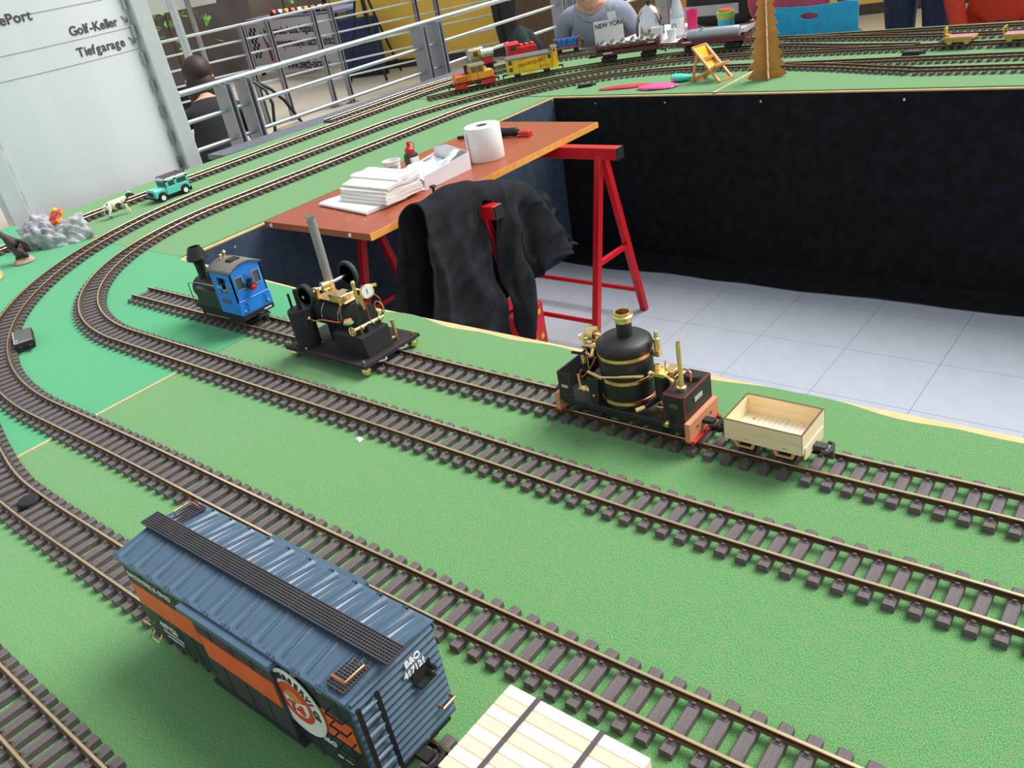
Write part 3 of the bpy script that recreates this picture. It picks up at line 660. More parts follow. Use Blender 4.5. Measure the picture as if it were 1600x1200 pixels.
for x in (-.055, .0546):
    for y in (-.0373, .0367): B().box(x, x + .0006, y, y + .0006, .044, .0745).build('corner_edge', burnt, r)
n = 14
for k in range(n):
    x0 = -.0525 + k * .105 / n; B().box(x0 + .00025, x0 + .105 / n - .00025, -.0345, .0345, .0425, .0452).build('floor_plank', floorw, r)
b = B()
for x, y in ((-.038, .02), (.040, .026), (-.040, -.022), (.030, -.004)): b.lathe([(0, 0), (.0014, 0), (.0014, .0003), (0, .0003)], (x, y, .0452), 'z', 8)
b.build('burn_marks', burnt, r); b = B()
for x in (-.026, .028): b.box(x, x + .006, -.0373, -.037, .049, .0496)
b.build('burn_marks', burnt, r)
for s in (-1, 1):
    B().box(-.050, .050, s * .026 - .0015, s * .026 + .0015, .037, .0425).build('sole_bar', ord_, r)
    for x in (-.028, .028):
        b = B(); P = [(x - .017, .0425), (x - .012, .031), (x + .012, .031), (x + .017, .0425)]; Q = [(x - .011, .0405), (x - .009, .0335), (x + .009, .0335), (x + .011, .0405)]
        for i in range(3): b.prism([P[i], P[i + 1], Q[i + 1], Q[i]], s * .031 - .001, s * .031 + .001, 'y')
        b.prism([P[0], Q[0], Q[3], P[3]], s * .031 - .001, s * .031 + .001, 'y')
        b.build('axle_guard', ord_, r)
B().box(.054, .0565, -.03, .03, .034, .052).build('buffer_beam', lw, r); B().box(-.0565, -.054, -.03, .03, .034, .052).build('buffer_beam', lw, r)
for x in (-.028, .028): wheelset(r, x, .0105)
hook(r, .0565, .040, 1, mt('grey_coupler', (62, 62, 66), .5)); hook(r, -.0565, .040, -1)
# ================================================================ stationary steam engine on brass ball feet
r = root('stationary_steam_engine', 'black and brass toy stationary steam engine on ball feet straddling the track', 'steam engine', (-1.315, .925, 0))
PZ = .027
B().box(-.122, .122, -.075, .075, PZ - .004, PZ).build('base_plate', MATTE, r, bevel=.0008)
b = B(); m_ = .006
for y in (-.075 + m_, .075 - m_): b.box(-.122 + m_, .122 - m_, y - .0004, y + .0004, PZ, PZ + .0003)
for x in (-.122 + m_, .122 - m_): b.box(x - .0004, x + .0004, -.075 + m_, .075 - m_, PZ, PZ + .0003)
b.build('base_lining', pinst, r)
B().box(-.1225, .1225, -.0755, .0755, PZ - .0062, PZ - .004).build('base_rim', mt('steel_blue_rim', (64, 76, 92), .4, .3), r)
for sx in (-1, 1):
    for sy in (-1, 1):
        B().sph((sx * .110, sy * .063, .0104), .0104, 16).build('ball_foot', BRASS, r, True)
        B().lathe([(.002, PZ), (.002, PZ + .004), (.003, PZ + .0045), (.0025, PZ + .007), (0, PZ + .0078)], (sx * .113, sy * .066, 0), 'z', 10).build('cap_nut', BRASS, r, True)
b = B(); 
for s in (-.030, .024): b.tube([(.112, s - .012, .0205), (.126, s - .006, .0206), (.130, s + .006, .0206), (.116, s + .012, .0205)], .0022, 6, smooth=1)
b.build('packing_cloth', mt('grey_rag', (150, 146, 138), .9), r, True)
# condenser tank
cx, cy = -.075, -.047
B().lathe([(.0245, PZ), (.0245, PZ + .078), (.0235, PZ + .0795), (0, PZ + .0795)], (cx, cy, 0), 'z', 32).build('water_tank', MATTE, r, True)
B().cyl((cx + .004, cy, PZ + .079), (cx + .004, cy, PZ + .121), .005, n=14).build('tank_pipe', MATTE, r, True); B().cyl((cx - .014, cy - .006, PZ + .079), (cx - .014, cy - .006, PZ + .112), .0026, n=10).build('tank_pipe', MATTE, r, True)
for a in range(4): an = a * math.pi / 2 + .5; B().lathe([(.0016, PZ), (.0022, PZ + .003), (0, PZ + .005)], (cx + .03 * math.cos(an), cy + .024 * math.sin(an) , 0), 'z', 8).build('cap_nut', BRASS, r, True)
# firebox
B().add([(.018, -.045, PZ), (.104, -.045, PZ), (.104, .022, PZ), (.018, .022, PZ), (.016, -.049, PZ + .043), (.100, -.049, PZ + .043), (.100, .022, PZ + .043), (.016, .022, PZ + .043)], [(3, 2, 1, 0), (4, 5, 6, 7), (0, 1, 5, 4), (1, 2, 6, 5), (2, 3, 7, 6), (3, 0, 4, 7)]).build('firebox', MATTE, r, bevel=.001)
B().box(-.05, -.03, -.010, .020, PZ, PZ + .052).build('boiler_leg', MATTE, r); B().box(.026, .094, -.022, .016, PZ + .043, PZ + .058, .004, .004).build('boiler_saddle', MATTE, r)
# horizontal boiler
B().lathe([(0, -.088), (.02, -.087), (.027, -.083), (.0285, -.078), (.0285, .056), (.027, .060), (0, .061)], (.016, -.003, .089), 'x', 32).build('boiler', MATTE, r, True)
for x in (-.028, .022): B().torus((x, -.003, .089), .0287, .0009, 'x', 32, 6).build('boiler_band', STEEL, r, True)
# chimney
greych = mt('grey_zinc', (150, 146, 144), .6, .2, .1, 60)
B().lathe([(.009, .112), (.009, .272), (.0075, .272), (.0075, .15), (0, .15)], (-.046, .020, 0), 'z', 24).build('chimney', greych, r, True)
b = B()
for k in range(10): a = k * 2 * math.pi / 10; b.bar((-.046 + .0083 * math.cos(a), .020 + .0083 * math.sin(a), .271), (-.046 + .0095 * math.cos(a), .020 + .0095 * math.sin(a), .280), .0028, .0008)
b.build('chimney_crown', greych, r)
B().lathe([(.0125, .112), (.0125, .120), (.0105, .123), (.0093, .130)], (-.046, .020, 0), 'z', 24).build('chimney_collar', BRASS, r, True)
# engine: flywheels, crankshaft, cylinder
xs, zs = -.037, .140
def flywheel(y, R):
    b = B(); b.lathe([(R - .006, -.005), (R, -.005), (R, .005), (R - .006, .005)], (xs, y, zs), 'y', 36); b.lathe([(.0, -.003), (.006, -.003), (.006, .003), (0, .003)], (xs, y, zs), 'y', 16)
    # closed ring between the two lathes with six spokes
    b.lathe([(R - .006, -.005), (R - .006, .005)], (xs, y, zs), 'y', 36)
    for k in range(6): a = k * math.pi / 3 + .3; b.bar((xs + .004 * math.cos(a), y, zs + .004 * math.sin(a)), (xs + (R - .004) * math.cos(a), y, zs + (R - .004) * math.sin(a)), .005, .006, (0, 1, 0))
    b.build('flywheel', MATTE, r, True)
flywheel(-.047, .0235); flywheel(.064, .0265)
B().torus((xs, .064, zs), .0266, .0012, 'y', 36, 6).build('drive_belt', mt('green_belt', (70, 130, 104), .5), r, True)
B().cyl((xs, -.055, zs), (xs, .072, zs), .0034, n=12).build('crankshaft', STEEL, r, True)
b = B(); b.box(-.052, .042, -.020, .018, .119, .1225); 
for y in (-.022, .016): b.box(xs - .006, xs + .006, y - .004, y + .004, .122, .146)
b.build('engine_bed', BRASS, r, bevel=.0008)
b = B(); b.cyl((xs - .002, -.006, zs), (xs + .002, .010, zs), .0095, n=20); b.build('crank_disc', BRASS, r, True)
b = B(); b.box(-.002, .038, -.022, -.002, .1225, .137); b.box(.0, .036, .0, .014, .1225, .134); b.cyl((-.004, .006, .130), (-.032, .006, .138), .0018, n=8); b.cyl((-.002, -.010, .131), (-.030, -.008, .137), .0018, n=8); b.build('cylinder_block', BRASS, r, bevel=.0008)
for x in (.003, .033): B().cyl((x, -.012, .137), (x, -.012, .1385), .002, n=8).build('bolt', BRASS, r)
b = B(); b.bar((.03, .0, .137), (.066, .01, .150), .004, .003); b.build('governor_lever', MATTE, r)
B().tube([(.034, -.024, .128), (.034, -.030, .108), (.032, -.031, .086), (.018, -.033, .084), (-.020, -.040, .088), (-.035, -.046, .084), (-.052, -.047, .088)], .002, 8, smooth=2).build('exhaust_pipe', COPPER, r, True)
B().sph((-.051, -.047, .0885), .004, 10).build('pipe_union', BRASS, r, True); B().cyl((.034, -.024, .120), (.034, -.024, .130), .0042, n=10).build('pipe_union', BRASS, r, True)
# front fittings
b = B(); b.lathe([(0, -.004), (.0125, -.004), (.0135, -.003), (.0135, .004), (.0120, .005), (.0110, .0042), (0, .0042)], (0, 0, 0), 'z', 28)
ga = b.build('pressure_gauge', BRASS, r, True, loc=(.086, .004, .143), rot=(math.radians(72), 0, math.radians(62)))
B().lathe([(0, 0), (.0105, 0), (.0105, .0006), (0, .0006)], (0, 0, .0044), 'z', 24).build('gauge_face', WHITE, ga)
B().box(-.0006, .0006, -.004, .0055, .0051, .0056).build('gauge_needle', BLACK, ga)
b = B(); b.cyl((.060, -.003, .116), (.060, -.003, .158), .004, n=12); b.sph((.060, -.003, .160), .0048, 12); b.cyl((.060, -.003, .147), (.080, .002, .146), .0024, n=8); b.cyl((.078, .012, .150), (.098, .022, .151), .0036, n=10); b.build('safety_valve', BRASS, r, True)
B().cyl((.074, -.004, .108), (.074, -.004, .138), .004, n=12).build('whistle', BRASS, r, True)
b = B(); b.cyl((.082, -.048, .083), (.090, .022, .083), .0042, n=12); 
for y in (-.03, -.005, .012): b.lathe([(.0058, -.002), (.0058, .002)], (.084 + (y + .048) * .11, y, .083), 'y', 12)
b.cyl((.0835, -.030, .083), (.0835, -.030, .060), .0028, n=8); b.build('water_gauge_valve', BRASS, r, True)
b = B(); b.torus((.0815, -.050, .083), .0085, .0018, 'y', 20, 6); b.cyl((.073, -.050, .083), (.090, -.050, .083), .001, n=6); b.cyl((.0815, -.050, .0745), (.0815, -.050, .0915), .001, n=6); b.build('hand_wheel', BRASS, r, True)
B().lathe([(0, .096), (.008, .097), (.0095, .101), (.008, .105), (0, .106)], (.072, -.046, 0), 'z', 20).build('lubricator', BRASS, r, True); B().torus((.072, -.046, .098), .0094, .0012, 'z', 20, 6).build('seal_ring', mt('green_seal', (80, 170, 130), .4), r, True)
B().torus((.100, .012, .108), .013, .0014, 'y', 24, 6).build('siphon_loop', BRASS, r, True)
B().tube([(.094, .012, .136), (.104, .018, .124), (.104, .016, .104), (.096, .014, .088)], .0014, 6, smooth=2).build('copper_pipe', COPPER, r, True)
B().tube([(.080, -.004, .128), (.084, -.004, .112), (.086, -.006, .098), (.086, -.006, .086)], .0014, 6, smooth=2).build('copper_pipe', COPPER, r, True)
B().tube([(.084, .008, .080), (.092, .012, .060), (.100, .014, PZ + .006), (.092, -.010, PZ + .004)], .002, 6).build('feed_pipe', mt('red_pipe', (176, 50, 40), .35, .3), r, True)
b = B(); b.cyl((.098, .036, PZ), (.098, .036, PZ + .041), .0036, n=12); b.cyl((.098, .036, PZ + .008), (.090, .012, PZ + .006), .003, n=10); b.lathe([(.0045, PZ + .041), (.0045, PZ + .044), (0, PZ + .044)], (.098, .036, 0), 'z', 12); b.build('burner_fuel_valve', BRASS, r, True)
# ================================================================ blue tank locomotive
blue = mt('bright_blue', (34, 130, 224), .38, 0, .06, 30); roofg = mt('roof_grey', (112, 108, 102), .75, 0, .1, 40)
r = root('tank_locomotive', 'small bright blue cab locomotive with black funnel and red tail lamp', 'locomotive', (-1.745, .927, 0))
hw = .040
B().box(-.085, .110, -.036, .036, .040, .048).build('footplate', MATTE, r, bevel=.001)
for x in (-.05, .0, .05): wheelset(r, x, .013)
for s in (-1, 1): B().box(-.07, .1, s * .030 - .002, s * .030 + .002, .022, .042).build('side_frame', MATTE, r)
b = B(); b.bar((-.05, -.034, .028), (.05, -.034, .030), .004, .003); b.build('coupling_rod', STEEL, r)
# cab: arched gable rear wall with two windows
def arch(y): return .148 + .013 * (1 - (y / hw) ** 2)
b = B(); x1 = .116
def wall_y(b, x, ycuts, wins, th=.003):
    # vertical wall across y, strips with window openings [y0,y1,z0,z1]
    ys = sorted(set([-hw, hw] + [c for w_ in wins for c in w_[:2]] + [hw * k / 4 for k in range(-4, 5)]))
    for a, c in zip(ys, ys[1:]):
        mid = (a + c) / 2; hole = [w_ for w_ in wins if w_[0] - 1e-6 <= mid <= w_[1] + 1e-6]
        segs = [(.048, None)] if not hole else [(.048, hole[0][2]), (hole[0][3], None)]
        for z0, z1 in segs:
            za = arch(a) if z1 is None else z1; zc = arch(c) if z1 is None else z1
            b.prism([(a, z0), (c, z0), (c, zc), (a, za)], x - th, x, 'x')
wn = [(-.031, -.014, .105, .132), (.014, .031, .105, .132)]
wall_y(b, x1, [], wn); b.build('cab_wall', blue, r); b = B(); wall_y(b, .040, [], wn); b.build('cab_wall', blue, r)
b = B(); b.box(x1, x1 + .004, -hw, hw, .078, .081); b.box(x1, x1 + .003, -hw - .002, hw + .002, .048, .078); b.build('coal_bunker', blue, r, bevel=.001)
for w_ in wn:
    b = B(); y0, y1_, z0, z1 = w_; c = .0016
    for q in ((y0 - c, y0, z0 - c, z1 + c), (y1_, y1_ + c, z0 - c, z1 + c), (y0, y1_, z0 - c, z0), (y0, y1_, z1, z1 + c)): b.box(x1, x1 + .0012, *q)
    f = b.build('window_frame', STEEL, r); B().box(x1 - .002, x1 - .0012, y0, y1_, z0, z1).build('pane', GLASS, f)
for s in (-1, 1):   # cab sides with a door opening
    b = B(); y0, y1_ = sorted((s * hw, s * (hw - .003)))
    b.box(.040, x1, y0, y1_, .048, .098); b.box(.040, .060, y0, y1_, .098, .144); b.box(.092, x1, y0, y1_, .098, .144); b.box(.060, .092, y0, y1_, .134, .144)
    b.build('cab_side', blue, r)
b = B()
def rf(u, v):
    y = (-1 + 2 * v) * (hw + .003); return (.030 + u * (x1 + .004 - .030), y, arch(max(-hw, min(hw, y))) - (abs(y) > hw) * .001)
b.grid(rf, 2, 12); b.build('roof', roofg, r, True, solid=.003)
b = B(); b.box(.072, .094, -.013, .011, .158, .1655); b.build('roof_vent', MATTE, r, bevel=.0008)
b = B(); b.lathe([(.005, .160), (.003, .164), (.003, .172), (.0045, .174), (.002, .178), (0, .179)], (.046, .006, 0), 'z', 14); b.lathe([(.004, .160), (.0026, .170), (.004, .172), (0, .175)], (.049, -.006, 0), 'z', 14); b.build('whistle', BRASS, r, True)
# boiler, smokebox, funnel
B().lathe([(0, -.095), (.024, -.094), (.0265, -.09), (.0265, .04), (0, .04)], (0, 0, .078), 'x', 28).build('boiler', BLACK, r, True)
B().lathe([(.011, .098), (.011, .132), (.013, .140), (.0115, .142), (.0235, .1485), (.0245, .151), (.0155, .174), (.0150, .177), (.0125, .177), (.011, .150), (0, .150)], (-.068, 0, 0), 'z', 28).build('funnel', BLACK, r, True)
B().lathe([(.014, .10), (.014, .122), (.010, .130), (0, .133)], (-.028, 0, 0), 'z', 20).build('steam_dome', BLACK, r, True)
B().lathe([(.012, .10), (.012, .118), (.016, .124), (.014, .130), (0, .132)], (.008, .0, 0), 'z', 20).build('sand_dome', BLACK, r, True)
for s in (-1, 1):
    b = B(); y0, y1_ = sorted((s * .024, s * .038)); b.box(-.060, .038, y0, y1_, .048, .092); b.build('side_tank', BLACK, r, bevel=.002)
    B().tube([(-.088, s * .034, .046), (-.084, s * .036, .10), (-.04, s * .037, .108), (.036, s * .037, .108)], .0012, 6).build('handrail', STEEL, r, True)
B().box(.050, .072, -.0412, -.0405, .108, .116).build('number_plate', mt('pale_blue_plate', (110, 170, 220), .4), r); B().box(.054, .086, -.0411, -.0404, .074, .082).build('emblem', mt('dull_emblem', (110, 90, 80), .5), r)
# tail lamp
b = B(); b.cyl((x1 + .002, 0, .108), (x1 + .016, 0, .104), .0095, .0085, n=20); b.cyl((x1 + .006, 0, .112), (x1 + .006, 0, .122), .005, n=12); b.build('tail_lamp', BLACK, r, True)
B().lathe([(0, .0005), (.0075, 0), (.006, .003), (0, .0042)], (x1 + .016, 0, .104), 'x', 20).build('lamp_lens', mt('red_lens', (220, 20, 36), .2, coat=.5), r, True)
b = B(); b.torus((x1 + .004, 0, .122), .009, .0009, 'x', 20, 6); b.box(x1, x1 + .001, -.006, .006, .127, .134); b.build('lamp_bracket', mt('bracket_blue', (60, 110, 170), .5), r)
for y in (-.024, .024): B().tube([(x1 + .003, y, .056), (x1 + .007, y, .056), (x1 + .007, y, .072), (x1 + .003, y, .072)], .001, 6).build('step_handle', BLACK, r); B().sph((x1 + .003, y * 1.3, .056), .003, 10).build('rivet', STEEL, r, True)
B().box(.108, .120, -.041, .041, .036, .048).build('rear_beam', MATTE, r, bevel=.001); B().box(.1202, .1206, .014, .034, .0405, .0435).build('white_marking', WHITE, r)
hook(r, .120, .038, 1); hook(r, -.085, .040, -1)
# ================================================================ figures grown from skeletons
def skin(name, J, E_, cats, mats, parent=None, sub=2, loc=(0, 0, 0), rz=0, scale=1):
    """J: {joint:(x,y,z,r)}; E_: [(a,b)]; cats: {joint: material index}; one continuous mesh"""
    names = list(J); idx = {n: i for i, n in enumerate(names)}
    me = bpy.data.meshes.new(name); me.from_pydata([J[n][:3] for n in names], [(idx[a], idx[b]) for a, b in E_], [])
    o = bpy.data.objects.new(name, me); COL.objects.link(o)
    o.modifiers.new('skin', 'SKIN').use_smooth_shade = True
    if sub: md = o.modifiers.new('s', 'SUBSURF'); md.levels = sub; md.render_levels = sub
    sv = me.skin_vertices[0].data
    for n in names:
        rr = J[n][3]; sv[idx[n]].radius = (rr, rr) if not isinstance(rr, tuple) else rr; sv[idx[n]].use_root = (n == names[0])
    dg = bpy.context.evaluated_depsgraph_get(); m2 = bpy.data.meshes.new_from_object(o.evaluated_get(dg))
    bpy.data.objects.remove(o); bpy.data.meshes.remove(me); m2.name = name
    m2.materials.clear()
    for m in mats: m2.materials.append(m)
    segs = [(Vector(J[a][:3]), Vector(J[b][:3]), cats.get(b, 0), cats.get(a, 0), {'neck': .8}.get(b, .12)) for a, b in E_]
    for p in m2.polygons:
        c = p.center; best = None
        for a, b, cb, ca, th_ in segs:
            ab = b - a; t = max(0, min(1, (c - a).dot(ab) / max(ab.length_squared, 1e-12))); d = (c - (a + ab * t)).length
            if best is None or d < best[0]: best = (d, cb if t > th_ else ca)
        p.material_index = best[1]; p.use_smooth = True
    ob = bpy.data.objects.new(name, m2); COL.objects.link(ob)
    if parent: ob.parent = parent
    ob.location = loc; ob.rotation_euler = (0, 0, rz); ob.scale = (scale,) * 3
    return ob
SKIN = mt('skin', (216, 166, 140), .55, 0, .05, 30)
def person(label, loc, rz, top, trousers, hair, pose='stand', arms=None, lean=0, head_turn=0, long_sleeve=True, scale=1.0, hairlong=False, shoes=None):
    """faces +y in its own frame; loc is the ground point between the feet"""
    J = {}; E_ = []; C = {}
    def j(n, x, y, z, r, c=0, par=None):
        J[n] = (x, y, z, r); C[n] = c
        if par: E_.append((par, n))
    hz = .92 if pose == 'stand' else .50 if pose == 'sit' else .38; la = math.radians(lean); sl, cl = math.sin(la), math.cos(la)
    def T(y, z): return (y * cl + z * sl, hz + z * cl - y * sl)      # lean about the hips
    hy = 0 if pose == 'stand' else -.28
    def jt(n, x, y, z, r, c, par): a, b = T(y, z); j(n, x, a + hy, b, r, c, par)
    j('pelvis', 0, hy, hz, (.155, .115), 2 if pose == 'stand' else 1)
    jt('waist', 0, 0, .16, (.15, .105), 1, 'pelvis'); jt('chest', 0, 0, .34, (.165, .115), 1, 'waist'); jt('upper', 0, -.01, .46, (.14, .09), 1, 'chest')
    jt('neck', 0, 0, .55, .055, 0, 'upper'); jt('jaw', 0, .03, .62, (.062, .07), 0, 'neck'); jt('skull', 0, .02, .72, (.076, .09), 0, 'jaw'); jt('crown', 0, .005, .79, (.05, .06), 0, 'skull')
    jt('nose', 0, .125, .685, .012, 0, 'skull'); 
    for s, S_ in ((-1, 'l'), (1, 'r')):
        jt('ear' + S_, s * .085, .01, .69, .014, 0, 'skull')
        jt('sh' + S_, s * .185, -.01, .45, .062, 1, 'upper')
        A = (arms or {}).get(S_) or ((s * .24, .0, .20), (s * .25, .06, -.04))
        (ex, ey, ez), (wx, wy_, wz) = A
        jt('el' + S_, ex, ey, ez, .046, 1, 'sh' + S_)
        jt('wr' + S_, wx, wy_, wz, .032, 1 if long_sleeve else 0, 'el' + S_)
        d = (Vector((wx, wy_, wz)) - Vector((ex, ey, ez))).normalized(); side = Vector((s, 0, 0)); side = (side - d * side.dot(d)).normalized(); nn = d.cross(side)
        W = Vector((wx, wy_, wz)); p = W + d * .055; jt('pa' + S_, *p, .026, 0, 'wr' + S_)
        for k, (o_, l_) in enumerate(((-.027, .062), (-.009, .075), (.009, .07), (.026, .055))):
            q = p + side * o_ + d * .035; jt('k%d' % k + S_, *q, .0095, 0, 'pa' + S_); q2 = q + d * l_ * .55 + nn * .012 * s; jt('f%d' % k + S_, *q2, .008, 0, 'k%d' % k + S_); q3 = q2 + d * l_ * .35 + nn * .025 * s; jt('t%d' % k + S_, *q3, .007, 0, 'f%d' % k + S_)
        q = W + d * .03 - side * .04; jt('th' + S_, *q, .011, 0, 'pa' + S_); q = q + d * .035 - side * .008; jt('tt' + S_, *q, .009, 0, 'th' + S_)
        if pose == 'stand': K, A_ = (s * .088, .02, .49), (s * .10, -.02, .09)
        elif pose == 'sit': K, A_ = (s * .12, hy + .44, .50), (s * .12, hy + .44, .09)
        else: K, A_ = (s * .17, hy + .36, .52), (s * .14, hy + .10, .09)
        j('hip' + S_, s * .095, hy + (.0 if pose == 'stand' else .05), hz - .05, .102, 2, 'pelvis')
        j('kn' + S_, *K, .070, 2, 'hip' + S_); j('an' + S_, *A_, .042, 2, 'kn' + S_); j('to' + S_, A_[0], A_[1] + .15, .035, .036, 3, 'an' + S_)
    ob = skin('body', J, E_, C, [SKIN, top, trousers, shoes or mt('dark_shoes', (40, 36, 34), .5)])
    r = root('person', label, 'person', loc, rz); r.scale = (scale,) * 3; ob.parent = r
    hp = T(.02, .72); hd = Vector((0, hp[0] + hy, hp[1]))
    nq = T(0, .515); nk = Vector((0, nq[0] + hy, nq[1])); ring_ = [nk + Vector((.078 * math.cos(a), .070 * math.sin(a) * cl, -.070 * math.sin(a) * sl + .012 * math.cos(2 * a))) for a in [2 * math.pi * k / 20 for k in range(20)]]
    B().tube(ring_, .022, 8, closed=True).build('collar', top, r, True)
    b = B(); b.sph(hd + Vector((0, -.018, .028)), .098, 18, (.92, 1.02, .98))
    if hairlong: b.sph(hd + Vector((0, -.055, -.085)), .09, 16, (1.1, .8, 1.45))
    b.build('hair', hair, r, True)
    for s in (-1, 1): p_ = hd + Vector((s * .031, .086 * cl, -.012)); B().sph(p_, .0105, 10).build('eye', mt('eye_white', (235, 235, 235), .2), r, True); B().sph(p_ + Vector((0, .0065, 0)), .006, 8).build('pupil', BLACK, r, True)
    B().sph(hd + Vector((0, .082, -.07)), .02, 10, (1.2, .4, .35)).build('mouth', mt('lips', (180, 100, 92), .5), r, True)
    return r
# ================================================================ brown work table
lam = mt('mahogany_laminate', (160, 80, 50), .32, 0, .10, 9, .05, 60, stretch=(7, 1, 1), spec=.5); edge = mt('orange_edge_band', (240, 166, 76), .45)
TZ = .006
r = root('work_table', 'brown laminate table top with orange edge resting on red trestles', 'table', (-2.105, 2.03, FLZ))
h = -FLZ
B().box(-.240, .262, -.575, .575, h + TZ - .02, h + TZ - .0008).build('board_core', mt('chipboard_end', (150, 84, 56), .6, 0, .15, 60), r)
B().box(-.240, .262, -.575, .575, h + TZ - .0008, h + TZ).build('table_top', lam, r)
B().box(.262, .2645, -.575, .575, h + TZ - .02, h + TZ).build('edge_band', edge, r)
for x in (-.205, .175): B().lathe([(0, 0), (.006, .0005), (.006, .003), (0, .0035)], (x, -.5785, h + TZ - .010), 'y', 12).build('screw_cap', WHITE, r, True)
b = B()
for k in range(16): a, c = random.gauss(.06, .05), random.gauss(-.46, .03); b.box(a, a + random.uniform(.001, .006), c, c + .001, h + TZ, h + TZ + .0005)
q = b.build('sawdust', WHITE, r); q['kind'] = 'stuff'
cap = mt('black_end_cap', (36, 36, 38), .5)
def trestle(label, xa, xb, yb, spread=.17):
    zt = -FLZ + TZ - .02
    r = root('trestle', label, 'trestle', ((xa + xb) / 2, yb, FLZ), 0, 'red steel trestles under the work table'); hx = (xb - xa) / 2
    B().box(-hx, hx, -.02, .02, zt - .04, zt).build('top_bar', RED, r, bevel=.002)
    for s in (-1, 1): B().box(min(s * hx, s * (hx + .006)), max(s * hx, s * (hx + .006)), -.0195, .0195, zt - .0395, zt - .0005).build('end_cap', cap, r)
    for s in (-1, 1):
        x = s * (hx - .075)
        for t in (-1, 1): B().bar((x, t * .012, zt - .03), (x, t * spread, 0), .024, .026, (1, 0, 0)).build('leg', RED, r, bevel=.002)
        f = .55; y = .012 + (spread - .012) * f; z = (zt - .03) * (1 - f); B().bar((x, -y, z), (x, y, z), .018, .016).build('cross_brace', RED, r)
    for t in (-1, 1): y = t * (.012 + (spread - .012) * .86); B().cyl((-hx + .075, y, (zt - .03) * .14), (hx - .075, y, (zt - .03) * .14), .009, n=10).build('foot_rail', RED, r, True)
    return r
trestle('red steel trestle standing clear of the coat under the bare table end', -2.31, -1.607, 2.375)
trestle('red steel trestle with the black coat hung over its bar', -2.34, -1.655, 1.79)
